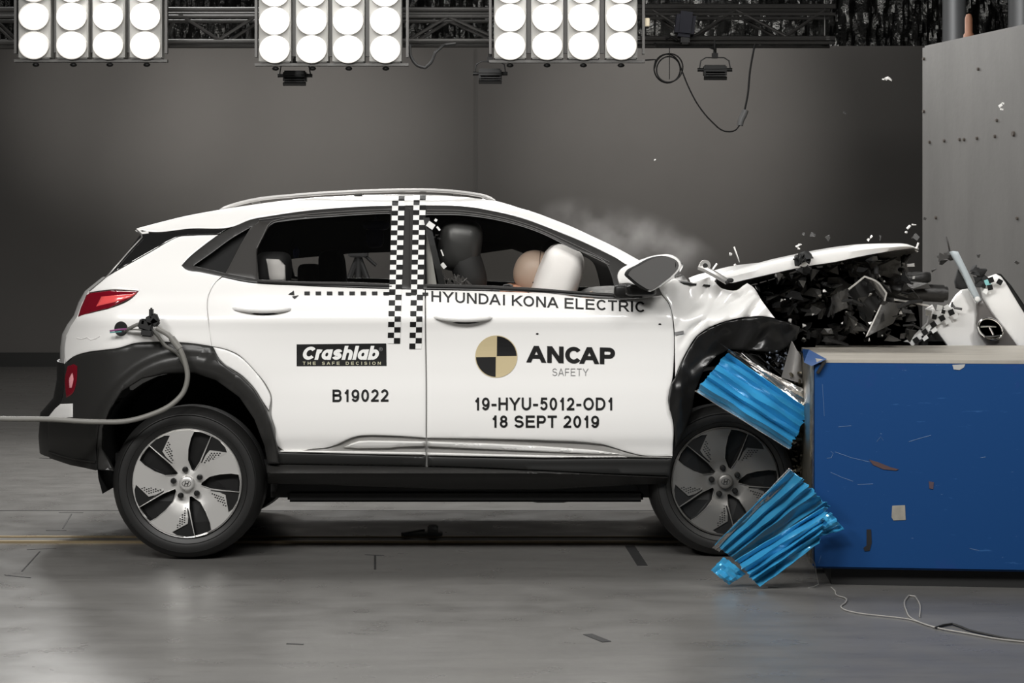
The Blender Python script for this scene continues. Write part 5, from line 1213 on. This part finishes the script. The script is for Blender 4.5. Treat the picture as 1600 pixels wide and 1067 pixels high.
folds('lower_cladding', (1118, 851), (1236, 734), (1297, 792), (1157, 882), -.34, -.80, 9, .032, [lblue, foilm], 8)
folds('lower_cladding', (1150, 876), (1292, 790), (1281, 848), (1187, 917), -.78, -.86, 8, .028, [lblue, foilm], 12, end_jag=10)
folds('foil_lining', (1113, 856), (1233, 732), (1243, 740), (1124, 862), -.33, -.78, 4, .010, [foilm, foilm], 9, end_jag=3)
folds('cladding_scrap', (1111, 891), (1131, 870), (1166, 896), (1139, 914), -.76, -.74, 3, .008, [lblue, foilm], 14, end_jag=2, nu=8)
folds('cladding_scrap', (1268, 822), (1297, 800), (1318, 827), (1280, 838), -.76, -.8, 4, .008, [lblue, foilm], 15, end_jag=3, nu=8)
# crushed honeycomb core between the claddings and the block
bm = bmesh.new()
rs = random.Random(5)
for _ in range(260):
    x = rs.uniform(1232, 1266); y = rs.uniform(575, 745)
    if y > 700 and x < 1240: continue
    s_ = rs.uniform(.5, 1.3); random.seed(rs.random()); shard(bm, P(x, y, rs.uniform(-.1, .35))-O, (.014*s_, .02*s_, .012*s_))
random.seed(11); bmobj('crushed_core', bm, mat('core_brown', (.10, .088, .065), .35, .7), db_, smooth=False)['kind'] = 'stuff'
bm = bmesh.new(); pp = [P(x, y, -.745)-O for x, y in [(1190, 908), (1262, 868), (1268, 872), (1276, 900), (1279, 913), (1270, 917), (1200, 917)]]; bm.faces.new([bm.verts.new(p) for p in pp]); bmesh.ops.solidify(bm, geom=bm.faces[:], thickness=.003); bmobj('clear_sheet', bm, MATS['clear_film'], db_, smooth=False)
bm = bmesh.new(); tube(bm, curve_pts([pp[1], pp[2], pp[3], pp[4], pp[5], pp[6]], 5), .0016, 6); bmobj('sheet_edge', bm, mat('film_edge', (.10, .10, .095), .3), db_)
bm = bmesh.new(); box(bm, P(1228, 859, -.42)-O, (.022, .006, .014), Euler((0, -.6, 0))); bmobj('marker_patch', bm, ink, db_, smooth=False)

# ------------------------------------------------------------------ torn-off bumper cover behind the block
Yb = .80; bc = empty('bumper_cover', (P(1540, 0, Yb).x, Yb+.05, 0), 'torn white bumper cover with grille and chequered tape, upright behind the blue barrier', 'bumper cover'); O = bc.location.copy()
def piece(name, poly, m, Y, bulge=.04, thick=.02, mi=None, step=8, smooth=False, parent=bc, bev=2):
    A = np.array(poly); cx_, cy_ = A.mean(0); sx, sy = np.ptp(A, axis=0)/2+1
    o = panel(name, poly, m, None, Sf=lambda x, y: Y-bulge*(1-min(1, ((x-cx_)/sx)**2*.8)), bev=bev, bevd=.006, thick=thick, step=step, mirror=False, smooth=smooth, inset=0)
    recenter(o, O); o.parent = parent; return o
piece('bumper_skin', [(1512, 451), (1502, 453), (1495, 460), (1489, 468), (1483, 479), (1470, 487), (1464, 490), (1457, 476), (1446, 483), (1451, 494), (1449, 504), (1440, 513), (1426, 527), (1412, 534), (1425, 537), (1438, 534), (1459, 512), (1478, 537), (1490, 560), (1560, 560), (1540, 537), (1530, 522), (1526, 505), (1527, 490), (1526, 474)], paint, Yb, .05)
piece('lower_grille', [(1459, 513), (1437, 534), (1430, 560), (1492, 560), (1477, 536)], clad_dark, Yb+.01, .01)
piece('grille_surround', [(1526, 474), (1534, 466), (1541, 476), (1548.5, 488.5), (1568, 512), (1587.6, 537), (1600, 555), (1552, 555), (1541, 537), (1530, 522), (1526, 505), (1528, 490)], mat('grille_grey', (.13, .12, .115), .4, .2), Yb-.06, .03)
piece('bumper_skin', [(1531, 440), (1540, 434), (1556.7, 428), (1564, 432), (1571, 441), (1592, 476), (1604, 495), (1625, 530), (1625, 560), (1600, 556), (1587, 537), (1568, 512), (1550, 489), (1536, 465)], paint, Yb-.02, .05)
piece('black_edge', [(1557, 427), (1564, 428), (1580, 446), (1599, 474), (1612, 492), (1606, 500), (1592, 477), (1571, 442)], clad_dark, Yb+.01, .02)
piece('lamp_bar', [(1484.5, 394), (1490, 392), (1497, 393), (1508, 415), (1520, 440), (1530, 461), (1533, 469), (1527, 473), (1517, 457), (1504, 428)], mat('frosted_bar', (.42, .47, .49), .3), Yb-.10, .02, bev=3)
piece('dark_bracket', [(1497, 420), (1505, 434), (1515, 450), (1503, 453), (1494, 450), (1492, 440)], void, Yb+.02, .0)
bm = bmesh.new()
for (x, y) in ((1520, 418), (1524, 426), (1528, 436), (1533, 428), (1526, 432), (1530, 442), (1535, 436)): shard(bm, P(x, y, Yb-.05)-O, (.026, .02, .026))
bmobj('broken_bracket', bm, void, bc, smooth=False)
bm = bmesh.new()
for (x, y) in ((1474, 402), (1480, 400), (1484, 406), (1478, 409), (1488, 400)): shard(bm, P(x, y, Yb-.04)-O, (.03, .03, .025))
tube(bm, [P(1484, 392, Yb-.1)-O, P(1481, 379, Yb-.1)-O, P(1478, 370, Yb-.1)-O], .004, 6); tube(bm, [P(1468, 404, Yb-.05)-O, P(1464, 399, Yb-.05)-O], .004, 6); bmobj('broken_clip', bm, mat('clip_grey', (.04, .038, .036), .5), bc, smooth=False)
bm = bmesh.new(); blob(bm, P(1527, 467, Yb-.13)-O, (.025, .01, .025), 1); bmobj('bright_fixing', bm, white_v, bc)
bm = bmesh.new(); tube(bm, [P(1487, 475, Yb-.08)-O, P(1492, 481, Yb-.09)-O, P(1503, 483, Yb-.09)-O], .006, 6); tube(bm, [P(1487, 480, Yb-.09)-O, P(1488, 472, Yb-.09)-O], .004, 6); bmobj('torn_tab', bm, greyp, bc)
# chequered squares along the torn edge
def checks(cells, Y, name='checker_tape'):
    bm = bmesh.new()
    for (x, y, s_, a, mi) in cells:
        ca, sa = math.cos(a), math.sin(a); q = [(x+s_*(u*ca-v*sa), y+s_*(u*sa+v*ca)) for u, v in ((-.5, -.5), (.5, -.5), (.5, .5), (-.5, .5))]
        f = bm.faces.new([bm.verts.new(P(a_, b_, Y-.004*(mi))-O) for a_, b_ in q]); f.material_index = mi
        f.normal_update()
        if f.normal.y > 0: f.normal_flip()
    return bmobj(name, bm, [white_v, ink], bc, smooth=False)
cl = []
for i, (x, y) in enumerate(((1431, 531), (1441, 526), (1450, 518), (1458, 509), (1467, 501), (1477, 493), (1487, 484))):
    if i % 2 == 0: cl.append((x, y, 8, -.6, 1))
cl += [(1446.5, 521, 8.5, -.6, 1), (1460, 494, 8, .1, 1), (1472, 497, 8.5, -.5, 1), (1458, 508, 8.5, -.5, 1), (1487, 488, 9, -.3, 1), (1437, 527, 9, -.6, 0)]
cl = [(1431.5, 531.5, 8.5, -.6, 1), (1445, 519, 8.5, -.6, 1), (1458.5, 507, 8.5, -.6, 1), (1472, 497, 8.8, -.5, 1), (1486.5, 488, 8.8, -.4, 1), (1460, 495, 7.5, .2, 1), (1474, 487, 6, .2, 1), (1479.5, 480.5, 8, -.5, 0)]
checks([(x, y, 8.8, a, 0) for (x, y, a) in ((1426, 535, -.6), (1438, 525, -.6), (1445, 527, -.6), (1452, 512, -.6), (1459, 515, -.6), (1465.5, 502, -.55), (1451, 489, .2), (1468, 481, .2), (1479, 492, -.5), (1465, 490, 0), (1480, 501, -.5), (1493, 493, -.4))]+cl, Yb-.078)
checks([(1548.5, 437.5, 8.5, -.35, 1), (1547, 449, 8.5, -.2, 1), (1562, 440.5, 8.5, .5, 1), (1537, 447, 6, .3, 1), (1540, 455, 7, .5, 0)], Yb-.095)
checks([(1543, 441, 9, -.3, 0)], Yb-.095).data.materials[0] = mat('teal_vinyl', (.25, .55, .55), .3)
# slanted emblem in an oval ring
bm = bmesh.new(); ec = Vector((1547.5, 514)); a0 = .55
def er(a, rx=20, ry=15): x, y = rx*math.cos(a), ry*math.sin(a); return P(ec.x+x*math.cos(a0)-y*math.sin(a0), ec.y+x*math.sin(a0)+y*math.cos(a0), Yb-.125)-O
tube(bm, [er(a) for a in np.linspace(0, 6.2832, 49)], .0055, 8, cap=False)
tube(bm, [P(1532, 510, Yb-.13)-O, P(1545, 509.5, Yb-.135)-O, P(1556, 510, Yb-.13)-O], .006, 8); tube(bm, [P(1546, 511, Yb-.133)-O, P(1552, 523, Yb-.133)-O], .006, 8); tube(bm, [P(1538, 526, Yb-.13)-O, P(1550, 526, Yb-.133)-O, P(1562, 524, Yb-.13)-O], .006, 8)
bmobj('emblem', bm, chrome, bc)
bm = bmesh.new(); bm.faces.new([bm.verts.new(er(a)+Vector((0, .006, 0))) for a in np.linspace(0, 6.2832, 37)[:-1]]); bmesh.ops.solidify(bm, geom=bm.faces[:], thickness=.01); bmobj('emblem_backing', bm, black_gloss, bc, smooth=False)
# support legs of the cover down to the floor (torn skin continues)
bm = bmesh.new(); bm.faces.new([bm.verts.new(Vector(q)-O) for q in ((P(1450, 0, Yb).x, Yb, 0), (P(1600, 0, Yb).x, Yb, 0), (P(1600, 0, Yb).x, Yb, .93), (P(1450, 0, Yb).x, Yb, .93))]); bmesh.ops.solidify(bm, geom=bm.faces[:], thickness=.01); bmobj('bumper_underside', bm, clad_dark, bc, smooth=False)

# ------------------------------------------------------------------ flying fragments
frag_dark = mat('fragment_dark', (.03, .029, .028), .5); frag_lt = mat('fragment_light', (.7, .69, .67), .4)
def frag(pieces, Y, m, label, name='flying_fragment', group=None):
    k = (D+Y)/F; c = P(pieces[0][0], pieces[0][1], Y); bm = bmesh.new()
    for (x, y, sx, sy, a) in pieces:
        q = P(x, y, Y)-c; random.seed(int(x*7+y)); vv = box(bm, q, (sx*k*.78, .008, sy*k*.78), Euler((random.uniform(-.4, .4), a, random.uniform(-.4, .4))))
        for v in vv: v.co += Vector((random.uniform(-1, 1), random.uniform(-1, 1), random.uniform(-1, 1)))*min(sx, sy)*k*.25
    o = bmobj(name, bm, m, smooth=False); o.location = c; tag(o, label, 'fragment', group or 'fragments flying off the crushed nose'); return o
frag([(1386, 122, 8, 4, -.5), (1391, 124, 7, 3, .6), (1380, 124, 5, 3, .1)], 1.2, frag_lt, 'bright bent metal scrap flying high against the dark wall, left of the concrete block')
frag([(1563, 165, 7, 4, -.7), (1567, 161, 5, 3, .6), (1565, 171, 4, 3, .2)], 1.0, frag_lt, 'bright bent scrap flying in front of the upper concrete block')
frag([(1357, 374, 5, 4, -.9), (1361, 370, 5, 3, -.7)], .4, frag_lt, 'small bright twin chip just above the middle of the hood')
frag([(1247, 384, 9, 3, -.4), (1248, 388, 5, 3, .4), (1250, 382, 6, 2, 0)], .2, frag_lt, 'small bright curl just above the black torn mount on the hood')
frag([(1420, 355, 9, 2.5, -.8), (1428, 351, 8, 2, .1), (1416, 363, 4, 3, .2)], .5, frag_lt, 'thin pale wire scrap flying above the hood tip')
frag([(1431, 387, 9, 3, -.3), (1434, 382, 7, 2, -1.2), (1432, 392, 6, 2, .6)], .15, frag_lt, 'pale splinter cluster at the tip of the hood')
frag([(1423, 414, 14, 4, .0)], .3, frag_lt, 'short pale strip under the tip of the hood')
frag([(1151, 398, 3, 34, -.38)], .05, hing, 'thin grey pin flying upright above the rear edge of the hood', name='flying_pin')
frag([(1142, 397.5, 4.5, 4.5, .3)], .05, frag_lt, 'upper of two tiny white specks beside the flying pin')
frag([(1149, 414, 4.5, 4, .6)], .05, frag_lt, 'lower of two tiny white specks beside the flying pin')
for i, (x, y, sx, sy, a, lb) in enumerate([(1270, 367, 9, 7, .3, 'dark chip flying above the middle of the hood, leftmost of three in a row'), (1294, 372, 9, 8, .9, 'dark chip flying above the middle of the hood, rightmost of three in a row'), (1256, 365, 5, 4, .2, 'tiny dark chip above the black torn mount on the hood'), (1210, 408, 2, 8, 0, 'small dark sliver on the rear of the white hood'),
        (1430, 371, 9, 9, .5, 'dark clump flying just above the tip of the hood'), (1375, 372, 4, 9, 0, 'narrow dark chip behind the bright twin chip above the hood'), (1445, 342, 6, 5, .5, 'dark chip at the left edge of the concrete block, high up'), (1529, 400, 5, 6, 0, 'tiny dark chip in front of the concrete block, right of the lamp bar'), (1459, 422, 10, 4, -.6, 'dark splinter flying right of the bumper beam'), (1024, 250, 3, 3, 0, 'tiny pale speck against the wall above the smoke'),
        (1588, 410, 8, 6, .5, 'dark chip in front of the concrete block at the right edge of the photo'), (1320, 176, 6, 3, .3, 'faint dark speck against the wall, upper right')]):
    frag([(x, y, sx, sy, a)], .5, frag_dark if i != 9 else frag_lt, lb)
# floor wires on the right
wm = mat('grey_wire', (.30, .29, .27), .5)
def gwire(pts, r, m, name, label):
    g_ = [ground(x, y) for x, y in pts]; c = g_[0].copy(); bm = bmesh.new(); tube(bm, [q-c+Vector((0, 0, r+.001)) for q in curve_pts(g_, 8)], r, 6); o = bmobj(name, bm, m); o.location = c; tag(o, label, 'wire', 'loose wires on the floor by the barrier'); return o
gwire([(1299, 919), (1305, 925), (1309, 932), (1319, 935), (1321, 943), (1314, 949), (1322, 955), (1345, 960), (1380, 964), (1420, 969), (1440, 975), (1460, 982)], .0028, wm, 'loose_wire', 'thin pale wire snaking over the floor from the barrier corner')
gwire([(1437, 965), (1437, 945), (1430, 933), (1420, 932), (1414, 940), (1416, 955), (1425, 968), (1445, 977), (1475, 985), (1510, 991), (1560, 1000), (1640, 1008)], .003, wm, 'loose_wire', 'pale wire with a standing loop, running to the right edge over the floor')
gwire([(1462, 983), (1475, 979), (1488, 977), (1500, 981), (1515, 987), (1545, 994), (1580, 1001), (1640, 1006)], .0045, blackcab, 'loose_wire', 'short dark wire lying along the pale ones at the right edge')

# ------------------------------------------------------------------ smoke
sm = bpy.data.materials.new('smoke'); sm.use_nodes = True; nt = sm.node_tree; nt.nodes.clear()
out = nt.nodes.new('ShaderNodeOutputMaterial'); pv = nt.nodes.new('ShaderNodeVolumePrincipled'); pv.inputs['Color'].default_value = (.92, .9, .88, 1); pv.inputs['Anisotropy'].default_value = .2
tc = nt.nodes.new('ShaderNodeTexCoord'); nz = nt.nodes.new('ShaderNodeTexNoise'); nz.inputs['Scale'].default_value = 5.5; nz.inputs['Detail'].default_value = 4; nz.inputs['Roughness'].default_value = .5
mr = nt.nodes.new('ShaderNodeMapRange'); mr.inputs['From Min'].default_value = .44; mr.inputs['From Max'].default_value = .72; mr.inputs['To Max'].default_value = 1.0
# fade towards the hull of the cloud
ln = nt.nodes.new('ShaderNodeVectorMath'); ln.operation = 'LENGTH'; mpn = nt.nodes.new('ShaderNodeMapping'); fd = nt.nodes.new('ShaderNodeMapRange'); fd.inputs['From Min'].default_value = 1.0; fd.inputs['From Max'].default_value = .35
ml = nt.nodes.new('ShaderNodeMath'); ml.operation = 'MULTIPLY'; ml2 = nt.nodes.new('ShaderNodeMath'); ml2.operation = 'MULTIPLY'; ml2.inputs[1].default_value = 2.6
HX, HY, HZ_ = .48, .28, .17; mpn.inputs['Scale'].default_value = (1/HX, 1/HY, 1/HZ_)
nt.links.new(tc.outputs['Object'], nz.inputs['Vector']); nt.links.new(nz.outputs['Fac'], mr.inputs['Value']); nt.links.new(tc.outputs['Object'], mpn.inputs[0]); nt.links.new(mpn.outputs[0], ln.inputs[0]); nt.links.new(ln.outputs['Value'], fd.inputs['Value'])
nt.links.new(mr.outputs[0], ml.inputs[0]); nt.links.new(fd.outputs[0], ml.inputs[1]); nt.links.new(ml.outputs[0], ml2.inputs[0]); nt.links.new(ml2.outputs[0], pv.inputs['Density']); nt.links.new(pv.outputs[0], out.inputs['Volume'])
bm = bmesh.new(); bmesh.ops.create_icosphere(bm, subdivisions=3, radius=1)
for v in bm.verts: v.co = Vector((v.co.x*HX, v.co.y*HY, v.co.z*HZ_))
o = bmobj('smoke', bm, sm); o.location = P(985, 375, .95); o.rotation_euler = (0, .32, 0); tag(o, 'thin grey smoke drifting up above the windshield and mirror', 'smoke', kind='stuff')
